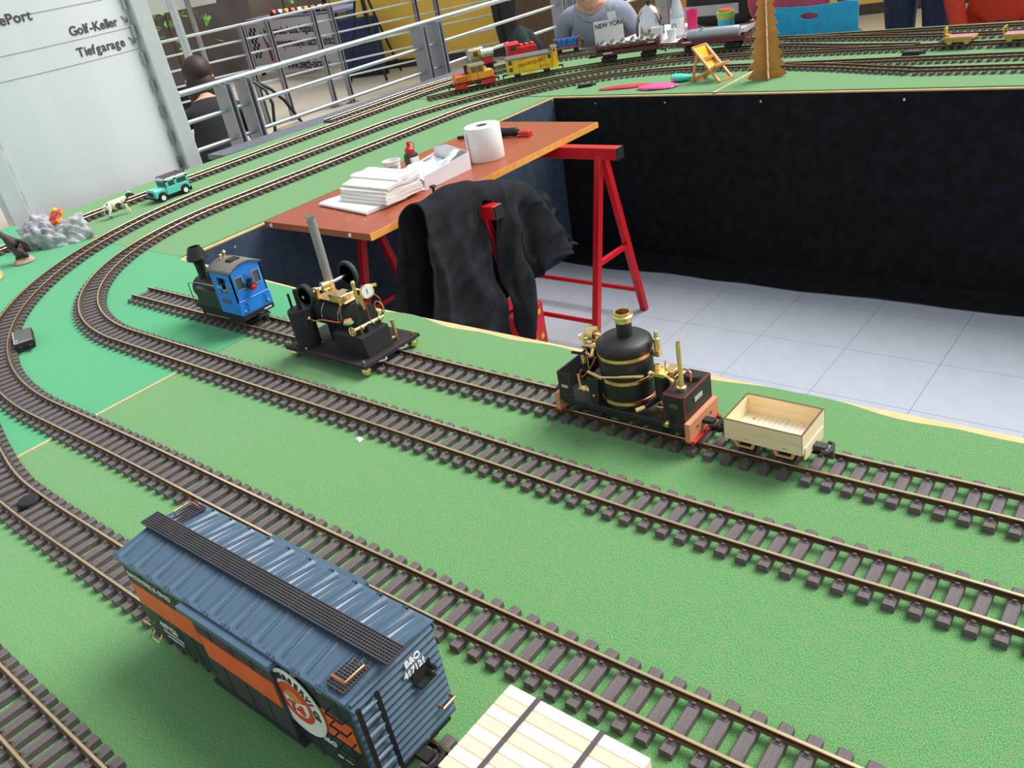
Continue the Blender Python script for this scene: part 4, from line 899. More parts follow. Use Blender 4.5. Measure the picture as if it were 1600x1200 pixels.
# ---------------------------------------------------------------- coat: a cloth relaxed over the trestle bar beside the table edge
import numpy as np
coatm = mt('black_fleece', (36, 39, 42), .95, 0, .25, 30, .4, 300, spec=.12)
def bump(t, pts):
    for (a, va), (c, vc) in zip(pts, pts[1:]):
        if a <= t <= c: k = (t - a) / (c - a); k = k * k * (3 - 2 * k); return va + (vc - va) * k
    return pts[-1][1] if t > pts[-1][0] else pts[0][1]
def drape():
    NU, NV = 84, 80
    uu = np.arange(NU) / (NU - 1); vv = np.linspace(-1, 1, NV)
    ztop = np.array([bump(u, [(0, .035), (.12, .075), (.30, .085), (.5, .055), (.62, .035), (.78, -.01), (.9, -.06), (1, -.11)]) for u in uu])
    zf = np.array([bump(u, [(0, -.44), (.12, -.50), (.3, -.52), (.485, -.50), (.515, -.36), (.60, -.34), (.70, -.29), (.8, -.23), (.9, -.21), (1, -.16)]) for u in uu])
    zb = np.array([bump(u, [(0, -.30), (.3, -.42), (.5, -.38), (.7, -.34), (.85, -.27), (1, -.18)]) for u in uu])
    Lf, Lb = ztop - zf, ztop - zb
    fold = np.array([math.sin(u * 30 + 2.2 * math.sin(u * 8)) for u in uu])
    X = np.zeros((NU, NV, 3)); Rs = np.zeros((NU, NV, 2))
    for j, v in enumerate(vv):
        a = abs(v); side = 1 if v >= 0 else -1; L = Lf if v >= 0 else Lb
        amp = (.006 + .040 * min(1, a * 1.8))
        X[:, j, 1] = 1.535 + .51 * uu + (.02 * np.sin(uu * 17) * a); X[:, j, 2] = ztop - a * L
        X[:, j, 0] = -1.745 + side * min(1, a * 9) * .052 + side * amp * (fold * .75 + .4) * (1 if side > 0 else .3)
    # rest shape: flat sheet whose rows are longer than the span they hang across
    wid = np.array([1.0 + .34 * min(1, abs(v) * 1.3) for v in vv])
    Rs[:, :, 0] = uu[:, None] * .51 * wid[None, :]; Rs[:, :, 1] = np.where(vv[None, :] >= 0, vv[None, :] * Lf[:, None], vv[None, :] * Lb[:, None])
    Pv = X.copy(); sl = slice; cons = []
    def add(a, b, k):
        n = [min(Rs[a].shape[q], Rs[b].shape[q]) for q in (0, 1)]; L = np.linalg.norm(Rs[a][:n[0], :n[1]] - Rs[b][:n[0], :n[1]], axis=-1, keepdims=True); cons.append((a, b, n, L, k))
    for p in (0, 1):
        add((sl(p, NU - 1, 2), sl(None)), (sl(p + 1, NU, 2), sl(None)), 1.0); add((sl(None), sl(p, NV - 1, 2)), (sl(None), sl(p + 1, NV, 2)), 1.0)
        add((sl(p, NU - 1, 2), sl(0, NV - 1)), (sl(p + 1, NU, 2), sl(1, NV)), .4); add((sl(p, NU - 1, 2), sl(1, NV)), (sl(p + 1, NU, 2), sl(0, NV - 1)), .4)
    for p in range(6):
        add((sl(p, NU - 5, 6), sl(None)), (sl(p + 5, NU, 6), sl(None)), .10); add((sl(None), sl(p, NV - 5, 6)), (sl(None), sl(p + 5, NV, 6)), .25)
    caps = [((-1.84, 1.79, -.034), (-1.672, 1.79, -.034), .032), ((-1.765, 1.53, .012), (-1.755, 1.78, .014), .046), ((-1.75, 1.80, -.005), (-1.735, 1.97, -.06), .055), ((-1.735, 1.97, -.06), (-1.73, 2.055, -.12), .045)]
    for it in range(150):
        vel = (X - Pv) * .93; Pv = X.copy(); X = X + vel; X[..., 2] -= .00035
        for k in range(7):
            for a, b, n, L, st in cons:
                A = X[a][:n[0], :n[1]]; Bq = X[b][:n[0], :n[1]]; d = Bq - A; l = np.linalg.norm(d, axis=-1, keepdims=True) + 1e-9; c = d * ((l - L) / l) * .5 * st; A += c; Bq -= c
        for p0, p1, r in caps:
            p0 = np.array(p0); p1 = np.array(p1); ax = p1 - p0; t = np.clip(((X - p0) @ ax) / (ax @ ax), 0, 1); q = p0 + t[..., None] * ax; d = X - q; l = np.linalg.norm(d, axis=-1); m = l < r
            if m.any(): X[m] = q[m] + d[m] / (l[m][:, None] + 1e-9) * r; Pv[m] = X[m] * .85 + Pv[m] * .15
        X[..., 0] = np.where(X[..., 2] < .03, np.maximum(X[..., 0], -1.832), X[..., 0])
        h = NV // 2   # front and back never pass through each other
        X[:, h:, 0] = np.maximum(X[:, h:, 0], np.where(X[:, h:, 2] < -.06, -1.700, -1.765)); X[:, :h, 0] = np.minimum(X[:, :h, 0], np.where(X[:, :h, 2] < -.06, -1.762, -1.735))
        X[:, h - 1:h + 1, 0] = X[:, h - 1:h + 1, 0] * .8 + -1.75 * .2
    # pressed-in creases that fan out from where the cloth is carried
    h = NV // 2
    for j in range(NV):
        a = abs(vv[j])
        for i in range(NU):
            u = uu[i]; ph = 21 * u + 2.6 * math.sin(5 * u + 1) + 2.2 * noise.noise(Vector((u * 3, a * 2.5, 3.3))) - 2.5 * a
            f = 1 - abs(math.sin(ph)) ; w = min(1, a * 2.6) * (.35 + .65 * a)
            X[i, j, 0] += (.034 * f - .006) * w * (1 if j >= h else -.3); X[i, j, 1] += .016 * math.sin(ph * 1.0 + 1) * w - .12 * a * max(0, 1 - 2 * u)
            X[i, j, 2] += .010 * noise.noise(Vector((u * 6, a * 5, 9.1)))
            q = abs(noise.noise(Vector((u * 5 + a * 3.5, a * 2 - u * 2, 5)))); X[i, j, 0] += .012 * (1 - min(1, q * 5)) * min(1, a * 4) * (1 if j >= h else -.2)
    return X
Xc = drape(); NU, NV = Xc.shape[:2]
h = NV // 2; i0 = int(np.argmin(np.abs(Xc[:, h, 1] - 1.79))); BT = -.014 + .007      # the bar's top, with room for the cloth
jf = next(j for j in range(h, NV) if Xc[i0, j, 2] < BT + .006); jb = next(j for j in range(h, -1, -1) if Xc[i0, j, 2] < BT + .006)
def part_cloth(P, i, j, side):
    # the two panels hang apart on either side of the bar
    if jb < j < jf: return P
    k = min(1, (j - jf + 1) / 4 if j >= jf else (jb - j + 1) / 4); z = P[2]; near = math.exp(-((z + .054) / .05) ** 2) if z < -.054 else 1
    P = np.array(P); edge = 1.79 + side * (.002 + (.025 if side < 0 else .030) * near) * k; d = side * (P[1] - edge); f = math.exp(-abs(i - i0) / 5)
    if d < .05: P[1] = P[1] + side * (max(0, -d) + .004) * (f if i != i0 else 1) if d > 0 else edge + side * .0022 * abs(i - i0)
    return P
b = B(); idx = {}
def vid(i, j, side):
    key = (i, j, side if (i == i0 and not jb < j < jf) else 0)
    if key not in idx: idx[key] = len(b.v); b.v.append(tuple(map(float, part_cloth(Xc[i, j], i, j, side))))
    return idx[key]
for i in range(NU - 1):
    sd = -1 if i < i0 else 1
    for j in range(NV - 1): b.f.append((vid(i, j, sd), vid(i + 1, j, sd), vid(i + 1, j + 1, sd), vid(i, j + 1, sd)))
b.m = [0] * len(b.f)
o = b.build('coat', coatm, None, True, solid=.006); o.data.polygons.foreach_set('use_smooth', [True] * len(o.data.polygons)); tag(o, 'crumpled black fleece coat draped over a trestle bar by the table', 'coat')
md = o.modifiers.new('sub', 'SUBSURF'); md.levels = 1; md.render_levels = 1
b = B(); b.sph((-1.80, 1.69, .068), .012, 12, (1, 1, .35)); b.cyl((-1.80, 1.69, .050), (-1.80, 1.69, .066), .004, n=8); b.build('toggle', BLACK, o, True)
# ---------------------------------------------------------------- things on the table
z0 = TZ
# folded paper towels: a concertina stack
pap = mt('tissue_white', (240, 238, 232), .9, 0, .03, 60, .3, 300)
tr_ = root('paper_towels', 'pile of folded white paper towels on the brown table', 'paper towels', (-2.075, 1.715, z0), math.radians(-2))
def towel(k, wd, dp, zz, ox, oy, rot, wave):
    b = B(); n = 24
    def prof(t): return .0035 * math.sin(t * 9 + k) * wave
    top = [(-dp / 2 + dp * i / n, zz + .011 + prof(i / n)) for i in range(n + 1)]; bot = [(-dp / 2 + dp * i / n, zz + .0012 + prof(i / n) * .9) for i in range(n, -1, -1)]
    P = top + [(dp / 2 + .004, zz + .007)] + bot + [(-dp / 2 - .004, zz + .007)]
    b.xf = Matrix.Translation((ox, oy, 0)) @ Matrix.Rotation(rot, 4, 'Z'); b.prism(P, -wd / 2, wd / 2, 'x'); return b.build('towel', pap, tr_, True)
towel(0, .27, .15, 0.0, -.035, -.045, -.10, .25)
towel(1, .22, .15, .010, .01, 0, .02, .3); towel(2, .225, .15, .020, .008, .004, .0, .4); towel(3, .22, .145, .0305, .01, .006, -.02, .5); towel(4, .222, .14, .041, .006, .008, .01, .6); towel(5, .22, .13, .0515, .01, .012, -.01, .7); towel(6, .23, .08, .062, .0, .036, .0, .4)
# small paper cup with print
r = root('paper_cup', 'small white printed paper cup beside the paper towels', 'cup', (-2.225, 1.925, z0))
B().lathe([(.0, 0), (.024, 0), (.030, .052), (.0315, .053), (.0315, .055), (.029, .055), (.0225, .003), (0, .003)], (0, 0, 0), 'z', 32).build('cup', WHITE, r, True)
for k, ch in enumerate('TEST'):
    a = math.radians(-70 + k * 16); text(ch, .016, mt('print_grey', (110, 110, 118), .6), r, frame((.0288 * math.cos(a), .0288 * math.sin(a), .028), (-math.sin(a), math.cos(a), 0), (0, 0, 1)), 'print')
# glue bottle
r = root('glue_bottle', 'dark bottle with red spout cap on the brown table', 'bottle', (-2.205, 2.00, z0))
B().lathe([(0, 0), (.023, 0), (.0245, .002), (.0245, .050), (.022, .056), (.014, .059), (0, .059)], (0, 0, 0), 'z', 28).build('bottle_body', mt('smoke_plastic', (52, 58, 62), .3), r, True)
B().lathe([(.0245 + .0005, .012), (.0250, .046)], (0, 0, 0), 'z', 28).build('label_band', mt('label_grey', (70, 74, 80), .5), r, True)
B().box(.012, .0255, -.02, .012, .010, .046).build('paper_label', WHITE, r)
B().lathe([(.0165, .057), (.0165, .072), (.013, .076), (.007, .080), (.006, .088), (.0075, .090), (.005, .096), (0, .097)], (0, 0, 0), 'z', 24).build('spout_cap', RED, r, True)
B().tube([(.0, .006, .094), (.004, .018, .090), (.006, .020, .078), (.006, .017, .070)], .0016, 6, smooth=2).build('cap_strap', RED, r, True)
# open carton of tissues
r = root('tissue_box', 'torn white cardboard box of tissues on the brown table', 'box', (-2.045, 1.925, z0), math.radians(0))
r.scale = (.82, .82, .95)
card = mt('white_card', (232, 232, 236), .75, 0, .03)
def panel(nm, P, th=.0018):
    b = B(); b.add(P, [tuple(range(len(P)))]); return b.build(nm, card, r, solid=th)
panel('base', [(-.10, -.12, .001), (.10, -.14, .001), (.10, .13, .001), (-.09, .13, .001)])
panel('side', [(.10, -.14, .001), (.10, .13, .001), (.104, .13, .062), (.104, -.14, .048)]); panel('side', [(-.10, -.12, .001), (-.09, .13, .001), (-.085, .12, .04), (-.085, -.05, .03)])
panel('end', [(-.09, .13, .001), (.10, .13, .001), (.104, .13, .062), (-.02, .13, .085), (-.085, .125, .075)]); panel('flap', [(-.10, .0, .03), (-.09, .10, .04), (-.05, .09, .066), (-.06, .01, .056)])
def tis(u, v): return (-.085 + u * .18, -.10 + v * .21, .04 + .022 * math.sin(u * 5) * math.sin(v * 4 + 1) + .012 * noise.noise(Vector((u * 6, v * 6, 3))) + .016 * v)
B().grid(tis, 24, 24).build('tissue', mt('soft_tissue', (222, 222, 224), .9), r, True)
# toilet roll
r = root('paper_roll', 'white paper roll standing on the brown table', 'paper roll', (-1.993, 2.150, z0))
B().lathe([(.021, .0005), (.060, .0005), (.0615, .003), (.0615, .110), (.060, .1125), (.021, .1125), (.021, .0005)], (0, 0, 0), 'z', 48).build('roll', pap, r, True)
B().lathe([(.0195, .002), (.021, .002), (.021, .1128), (.0195, .1128), (.0195, .002)], (0, 0, 0), 'z', 24).build('core', mt('grey_card_core', (160, 150, 142), .8), r, True)
def loose(u, v): a = math.radians(215 + 38 * u); rr = .0622 + .004 * u; return (rr * math.cos(a), rr * math.sin(a), .006 + v * .100)
B().grid(loose, 8, 3).build('loose_end', pap, r, True, solid=.0008)
# gas lighter / torch lying behind the roll
r = root('gas_lighter', 'long black gas lighter with red tip behind the paper roll', 'lighter', (-2.13, 2.40, z0), math.radians(10))
B().cyl((-.19, -.01, .007), (-.02, 0, .008), .006, n=12).build('barrel', BLACK, r, True); B().lathe([(0, -.03), (.012, -.028), (.0165, .0), (.0145, .03), (.016, .06), (.010, .07), (0, .07)], (0, 0, .017), 'x', 18).build('handle', BLACK, r, True)
b = B(); b.box(.078, .125, -.020, .012, .0, .020, .004, .004); b.build('red_switch', RED, r, bevel=.003); B().box(.074, .122, -.018, .010, -.0, .003).build('switch_base', BLACK, r); B().cyl((.06, 0, .014), (.085, 0, .012), .003, n=8).build('neck', STEEL, r)
# red carton on the floor under the table
r = root('floor_carton', 'red printed carton standing on the tiles under the table', 'carton', (-2.03, 2.08, FLZ), math.radians(10))
r.scale = (1, .72, 1)
redc = mt('red_carton', (206, 22, 40), .5)
B().box(-.16, .16, -.11, .11, .001, .17).build('carton', redc, r, bevel=.002)
yel = mt('print_yellow', (206, 190, 60), .6); pk = mt('print_pink', (244, 170, 170), .6)
for k in range(3):
    for q in range(2): B().box(-.13 + k * .10, -.10 + k * .10, -.1106, -.110, .03 + q * .10, .05 + q * .10).build('printed_patch', yel, r); B().box(.1600, .1606, -.09 + k * .07, -.06 + k * .07, .03 + q * .10, .05 + q * .10).build('printed_patch', yel, r)
for q in range(2): B().box(-.06 + .08 * q, -.02 + .08 * q, -.1106, -.110, .07, .11).build('printed_patch', pk, r)
# ================================================================ far rolling stock (own frame: x along the track, z up)
def on(tr, x, y, name, label, cat, flip=0, group=None):
    s0 = near_s(tr, x, y); p1, _ = at_s(tr, s0 - .075); p2, _ = at_s(tr, s0 + .075); p = (p1 + p2) / 2; a = math.atan2(p2.y - p1.y, p2.x - p1.x); return root(name, label, cat, (p.x, p.y, 0), a + flip, group)
yl = mt('golden_orange', (246, 158, 40), .4, 0, .05); yw = mt('bright_yellow', (248, 200, 34), .45, 0, .05); grf = mt('grey_roof', (104, 100, 98), .7); rdp = mt('loco_red', (206, 36, 48), .4)
# orange diesel shunter; long bonnet toward -x
r = on(T7, -2.965, 3.185, 'diesel_shunter', 'small orange diesel shunter with red frame', 'locomotive')
B().box(-.105, .100, -.040, .040, .044, .050).build('footplate', rdp, r)
for s in (-1, 1):
    b = B(); y0, y1 = sorted((s * .033, s * .040)); b.prism([(-.105, .050), (-.105, .026), (-.05, .022), (-.04, .034), (.03, .034), (.04, .022), (.10, .026), (.10, .050)], y0, y1, 'y'); b.build('side_frame', rdp, r)
    y0, y1 = sorted((s * .040, s * .043)); B().box(-.045, -.005, y0, y1, .036, .043).build('battery_box', BLACK, r); B().box(.0, .028, y0, y1, .030, .048).build('fuel_tank', BLACK, r)
B().box(-.098, -.020, -.032, .032, .050, .082).build('bonnet', yl, r, bevel=.004, seg=2); B().box(-.099, -.03, -.022, .022, .082, .088, .004, .006).build('bonnet_cover', mt('pink_red', (220, 40, 70), .4), r, bevel=.002)
b = B()
for z in (.058, .066, .074):
    for s in (-1, 1): b.box(-.094, -.03, min(s * .032, s * .0335), max(s * .032, s * .0335), z, z + .002)
for x in (-.08, -.062, -.044): b.box(x, x + .0012, -.0335, .0335, .053, .079)
b.build('bonnet_louvres', mt('dark_orange', (150, 84, 24), .5), r)
cb = B(); cb.box(-.020, .054, -.036, .036, .050, .116); cb.build('cab', yl, r, bevel=.002)
for s in (-1, 1):
    y0, y1 = sorted((s * .036, s * .0368))
    for x0, x1 in ((-.010, .012), (.022, .044)): f = B().box(x0 - .002, x1 + .002, y0, y1, .086, .110).build('window_frame', mt('dark_orange', (150, 84, 24), .5), r); y2, y3 = sorted((s * .0368, s * .0374)); B().box(x0, x1, y2, y3, .088, .108).build('pane', GLASS, f)
    B().box(.0165, .0175, y0, y1, .052, .112).build('door_seam', BLACK, r)
for x in (-.0208, .0542): f = B().box(x, x + .0008, -.030, .030, .090, .108).build('window', GLASS, r)
B().prism([(-.040, .114), (.040, .114), (.036, .119), (.018, .123), (-.018, .123), (-.036, .119)], -.024, .058, 'x').build('roof', mt('olive_roof', (120, 116, 84), .7), r)
B().box(.054, .096, -.031, .031, .050, .084).build('rear_bonnet', yl, r, bevel=.003); B().cyl((-.035, -.015, .082), (-.035, -.015, .122), .007, .008, n=14).build('exhaust_stack', BLACK, r, True)
for x in (-.060, .060): wheelset(r, x, .014)
hook(r, .100, .038, 1); hook(r, -.105, .038, -1)
for s in (-1, 1): B().lathe([(0, 0), (.005, 0), (.0055, -.003), (0, -.003)], (-.1052, s * .024, .058), 'x', 12).build('headlamp', WHITE, r, True)
# yellow covered goods wagon with brake cabin at +x
r = on(T7, -2.765, 3.415, 'goods_wagon', 'yellow covered goods wagon with grey roof and advertising', 'wagon')
B().box(-.122, .100, -.042, .042, .044, .106).build('body', yw, r); B().box(-.122, .128, -.038, .038, .038, .044).build('underframe', yw, r)
B().prism([(-.046, .104), (.046, .104), (.044, .110), (.03, .116), (.012, .119), (-.012, .119), (-.03, .116), (-.044, .110)], -.125, .104, 'x').build('roof', grf, r)
for s in (-1, 1):
    y0, y1 = sorted((s * .042, s * .0432)); yc = s * .0432
    for k in range(9): B().box(-.118 + k * .0262, -.1168 + k * .0262, y0, y1, .044, .105).build('plank_seam', mt('ochre', (190, 146, 30), .5), r)
    y2, y3 = sorted((s * .042, s * .0455)); B().box(-.040, .034, y2, y3, .046, .100).build('sliding_door', yw, r); B().box(-.060, .075, y2, y3, .100, .1025).build('door_rail', mt('ochre', (190, 146, 30), .5), r)
    for x0, z0_ in ((-.112, .083), (.080, .083), (-.112, .052)): f = B().box(x0, x0 + .016, y0, y1, z0_, z0_ + .018).build('vent_hatch', mt('hatch_dark', (70, 74, 84), .5), r)
    B().box(-.030, .010, y2, y3, .030, .036).build('step_board', yw, r)
    for x in (-.118, .096): B().box(x, x + .004, y2, y3, .030, .106).build('corner_post', yw, r)
    sg = Vector((-s, 0, 0)); 
    if s == -1:
        text('FRAUENGUNST', .0195, mt('poster_red', (206, 46, 30), .5), r, frame((-.066, -.0462, .067), (1, 0, .10), (-.10, 0, 1)), 'lettering', bold=.0003)
        text('BUTTER', .013, mt('poster_orange', (224, 110, 30), .5), r, frame((.036, -.0436, .050), (1, 0, .04), (0, 0, 1)), 'lettering')
        B().lathe([(0, 0), (.003, 0), (.003, .001), (0, .001)], (.018, -.0462, .07), 'y', 8).build('door_latch', BLACK, r)
B().box(.104, .128, -.030, .030, .044, .128).build('brake_cabin', yw, r, bevel=.001); B().prism([(-.034, .128), (.034, .128), (.02, .134), (-.02, .134)], .100, .132, 'x').build('cabin_roof', grf, r)
for s in (-1, 1): y0, y1 = sorted((s * .030, s * .0308)); B().box(.109, .122, y0, y1, .108, .120).build('cabin_window', GLASS, r)
for x in (-.075, .070): wheelset(r, x, .014); B().box(x - .012, x + .012, -.034, .034, .028, .040).build('axle_box', BLACK, r)
hook(r, .128, .036, 1); hook(r, -.122, .036, -1)
# silver locomotive on the siding
r = on(T8, -3.245, 3.585, 'silver_locomotive', 'chrome silver locomotive with boxy cab on the siding', 'locomotive', math.pi)
chrome = mt('chrome', (214, 214, 216), .12, 1, .04)
B().box(-.07, .075, -.036, .036, .040, .048).build('footplate', BLACK, r); B().box(.012, .07, -.037, .037, .048, .128).build('cab', chrome, r, bevel=.002)
B().prism([(-.042, .127), (.042, .127), (.03, .137), (-.03, .137)], -.004, .076, 'x').build('roof', chrome, r); B().lathe([(0, -.068), (.024, -.066), (.027, -.06), (.027, .02), (0, .02)], (0, 0, .096), 'x', 28).build('boiler', chrome, r, True)
B().box(-.055, .012, -.022, .022, .046, .075).build('tender_block', rdp, r)
for s in (-1, 1): y0, y1 = sorted((s * .037, s * .0378)); B().box(.028, .054, y0, y1, .094, .118).build('window', GLASS, r)
for x in (-.04, .04): wheelset(r, x, .014)
hook(r, .075, .036, 1)
# red locomotive behind
r = on(T8, -3.10, 3.775, 'red_locomotive', 'red locomotive standing behind the yellow goods wagon', 'locomotive', math.pi)
B().box(-.085, .085, -.036, .036, .040, .050).build('footplate', BLACK, r); B().box(.02, .08, -.037, .037, .050, .112).build('cab', rdp, r, bevel=.003); B().prism([(-.041, .111), (.041, .111), (.022, .122), (-.022, .122)], .014, .086, 'x').build('roof', rdp, r)
B().box(-.08, .02, -.030, .030, .050, .092).build('bonnet', rdp, r, bevel=.005, seg=2)
for x in (-.06, -.03, .0): B().lathe([(.014, .090), (.014, .100), (.008, .106), (0, .107)], (x, 0, 0), 'z', 16).build('dome', rdp, r, True)
for s in (-1, 1): y0, y1 = sorted((s * .037, s * .0378)); B().box(.036, .064, y0, y1, .082, .104).build('window', GLASS, r)
for x in (-.05, .05): wheelset(r, x, .014)
# blue barrels wagon
r = on(T8, -2.925, 3.935, 'stake_wagon', 'small red frame wagon with blue load by the grey shirt', 'wagon')
B().box(-.075, .075, -.036, .036, .040, .048).build('deck', mt('wagon_red', (170, 64, 54), .5), r)
for x in (-.070, .066): B().box(x, x + .006, -.034, .034, .048, .092).build('end_wall', mt('wagon_red', (170, 64, 54), .5), r)
for x in (-.045, .045): wheelset(r, x, .012)
B().box(.077, .09, -.02, .02, .034, .075).build('buffer_block', mt('dark_grey_block', (70, 74, 76), .6), r)
p0 = r.location; a0 = r.rotation_euler.z
for k in range(4):
    q = root('blue_drum', 'blue plastic drum on the small red frame wagon', 'drum', (p0.x + math.cos(a0) * (-.048 + k * .031), p0.y + math.sin(a0) * (-.048 + k * .031), .048), 0, 'blue drums on the small wagon')
    B().lathe([(0, 0), (.0135, 0), (.0142, .002), (.0142, .016), (.0134, .018), (.0142, .020), (.0142, .040), (.013, .042), (0, .042)], (0, 0, 0), 'z', 16).build('drum', mt('drum_blue', (40, 120, 200), .35), q, True)
    B().cyl((.006, 0, .042), (.006, 0, .0445), .003, n=8).build('bung', BLACK, q)
# brown wagon with acid pots
brn = mt('oxide_brown', (104, 46, 42), .55, 0, .08)
r = on(T7, -2.365, 3.675, 'pot_wagon', 'brown open wagon carrying rows of grey pots', 'wagon')
def bogie(r, x):
    b = B(); b.box(x - .034, x + .034, -.034, -.030, .024, .042); b.box(x - .034, x + .034, .030, .034, .024, .042); b.box(x - .012, x + .012, -.034, .034, .032, .046); b.build('bogie', BLACK, r); wheelset(r, x - .02, .0135); wheelset(r, x + .02, .0135)
B().box(-.150, .150, -.042, .042, .050, .060).build('underframe', brn, r)
for s in (-1, 1):
    y0, y1 = sorted((s * .042, s * .045)); B().box(-.148, .148, y0, y1, .056, .068).build('lower_side', brn, r); B().box(-.148, .148, y0, y1, .084, .092).build('upper_side', brn, r)
    for k in range(6): x = -.146 + k * .0576; B().box(x, x + .005, y0, y1, .066, .086).build('side_post', brn, r)
    y0, y1 = sorted((s * .045, s * .0456)); B().box(-.115, -.07, y0, y1, .059, .0645).build('marking', WHITE, r); B().box(.10, .13, y0, y1, .084, .089).build('marking', WHITE, r)
for x in (-.152, .147): B().box(x, x + .005, -.042, .042, .056, .104).build('end_wall', brn, r)
B().box(-.146, .146, -.041, .041, .078, .082).build('rack_floor', brn, r)
B().box(-.180, -.152, -.03, .03, .046, .056).build('platform', BLACK, r)
for s in (-1, 1): B().tube([(-.178, s * .028, .056), (-.178, s * .028, .09), (-.178, 0, .094)], .0014, 6).build('railing', BLACK, r); B().cyl((.152, s * .022, .058), (.164, s * .022, .058), .005, n=10).build('buffer', BLACK, r); B().cyl((-.192, s * .022, .05), (-.18, s * .022, .05), .005, n=10).build('buffer', BLACK, r)
for x in (-.095, .095): bogie(r, x)
hook(r, .152, .040, 1)
M0 = r.location.copy(); A0 = r.rotation_euler.z
pot0 = None; potm = mt('glazed_grey', (116, 122, 118), .35, 0, .12, 30)
for i in range(6):
    for q in (-1, 1):
        lx, ly = -.120 + i * .048, q * .020
        loc = (M0.x + math.cos(A0) * lx - math.sin(A0) * ly, M0.y + math.sin(A0) * lx + math.cos(A0) * ly, .082)
        if pot0 is None:
            pot0 = root('acid_pot', 'grey glazed storage pot standing in the brown pot wagon', 'pot', loc, 0, 'pots on the brown wagon')
            B().lathe([(0, 0), (.0165, 0), (.0185, .006), (.0185, .016), (.012, .022), (.006, .024), (0, .024)], (0, 0, 0), 'z', 18).build('pot_body', potm, pot0, True); B().lathe([(.006, .023), (.006, .027), (.008, .028), (.006, .032), (0, .033)], (0, 0, 0), 'z', 12).build('lid', potm, pot0, True)
        else: c = clone(pot0); c.location = loc
# tank wagon
r = on(T7, -1.98, 3.80, 'tank_wagon', 'brown flat wagon carrying a silver grey cylindrical tank', 'wagon')
B().box(-.155, .155, -.042, .042, .050, .056).build('underframe', brn, r)
for s in (-1, 1): y0, y1 = sorted((s * .042, s * .045)); B().box(-.155, .155, y0, y1, .052, .072).build('side_board', brn, r); y0, y1 = sorted((s * .045, s * .0455)); B().box(-.135, -.09, y0, y1, .062, .067).build('marking', WHITE, r); B().cyl((-.165, s * .024, .056), (-.155, s * .024, .056), .006, n=10).build('buffer', BLACK, r); B().cyl((.185, s * .024, .056), (.195, s * .024, .056), .006, n=10).build('buffer', BLACK, r)
for x in (-.155, .151): B().box(x, x + .004, -.042, .042, .052, .076).build('end_board', brn, r)
B().box(.155, .185, -.036, .036, .050, .056).build('platform', brn, r); B().tube([(.156, -.036, .070), (.184, -.036, .094), (.184, .036, .094), (.156, .036, .070)], .002, 6).build('railing', brn, r)
for s in (-1, 1): B().cyl((.184, s * .036, .054), (.184, s * .036, .094), .0018, n=6).build('rail_post', brn, r)
for x in (-.095, .095): bogie(r, x)
for x in (-.07, .07): B().box(x - .008, x + .008, -.026, .026, .056, .066).build('cradle', brn, r)
B().lathe([(0, -.122), (.014, -.121), (.022, -.116), (.0255, -.105), (.0255, .118), (.022, .124), (0, .125)], (.0, 0, .087), 'x', 32).build('tank', mt('silver_tank', (176, 182, 188), .4, .35, .06), r, True)
B().lathe([(.007, .110), (.007, .117), (0, .118)], (-.045, 0, 0), 'z', 14).build('filler', mt('silver_tank', (176, 182, 188), .4, .35), r, True); B().torus((-.05, -.018, .108), .004, .0012, 'y', 12, 6).build('lift_eye', BLACK, r)
# two small yellow works wagons on the middle far track
wy_ = mt('mustard', (196, 160, 70), .55); dpk = mt('dusty_pink', (186, 130, 130), .6)
def works(label, x, both):
    r = on(T3, x, 3.64, 'works_trolley', label, 'wagon', math.pi); r.rotation_euler.z = 0
    B().box(-.052, .052, -.034, .034, .036, .042).build('deck', wy_, r); B().box(-.050, .050, -.032, .032, .042, .044).build('load_mat', dpk, r)
    for s in (-1, 1): B().box(-.046, .046, s * .028 - .003, s * .028 + .003, .026, .037).build('sole_bar', wy_, r)
    for x_ in (-.03, .03):
        wheelset(r, x_, .011)
        for s in (-1, 1): B().lathe([(0, 0), (.010, 0), (.011, .002), (0, .003)] if s > 0 else [(0, 0), (.010, 0), (.011, -.002), (0, -.003)], (x_, s * .031, .029), 'y', 14).build('wheel_cover', wy_, r, True)
    if both:
        for s in (-1, 1): B().tube([(s * .050, -.026, .042), (s * .054, -.026, .066), (s * .054, .026, .066), (s * .050, .026, .042)], .003, 6).build('end_hoop', wy_, r, True)
    else:
        B().box(-.056, -.048, -.014, .014, .042, .076).build('seat_back', wy_, r, bevel=.002); B().box(-.056, -.036, -.014, .014, .042, .05).build('driver_seat', wy_, r); B().box(-.07, -.052, -.02, .02, .026, .030).build('step', mt('grey_cover', (92, 92, 94), .5), r)
    B().cyl((.052, 0, .036), (.075, 0, .036), .002, n=6).build('drawbar', wy_, r)
works('mustard works trolley with an upright driver seat', -.885, False); works('mustard works trolley with a hoop at each end', -.715, True)
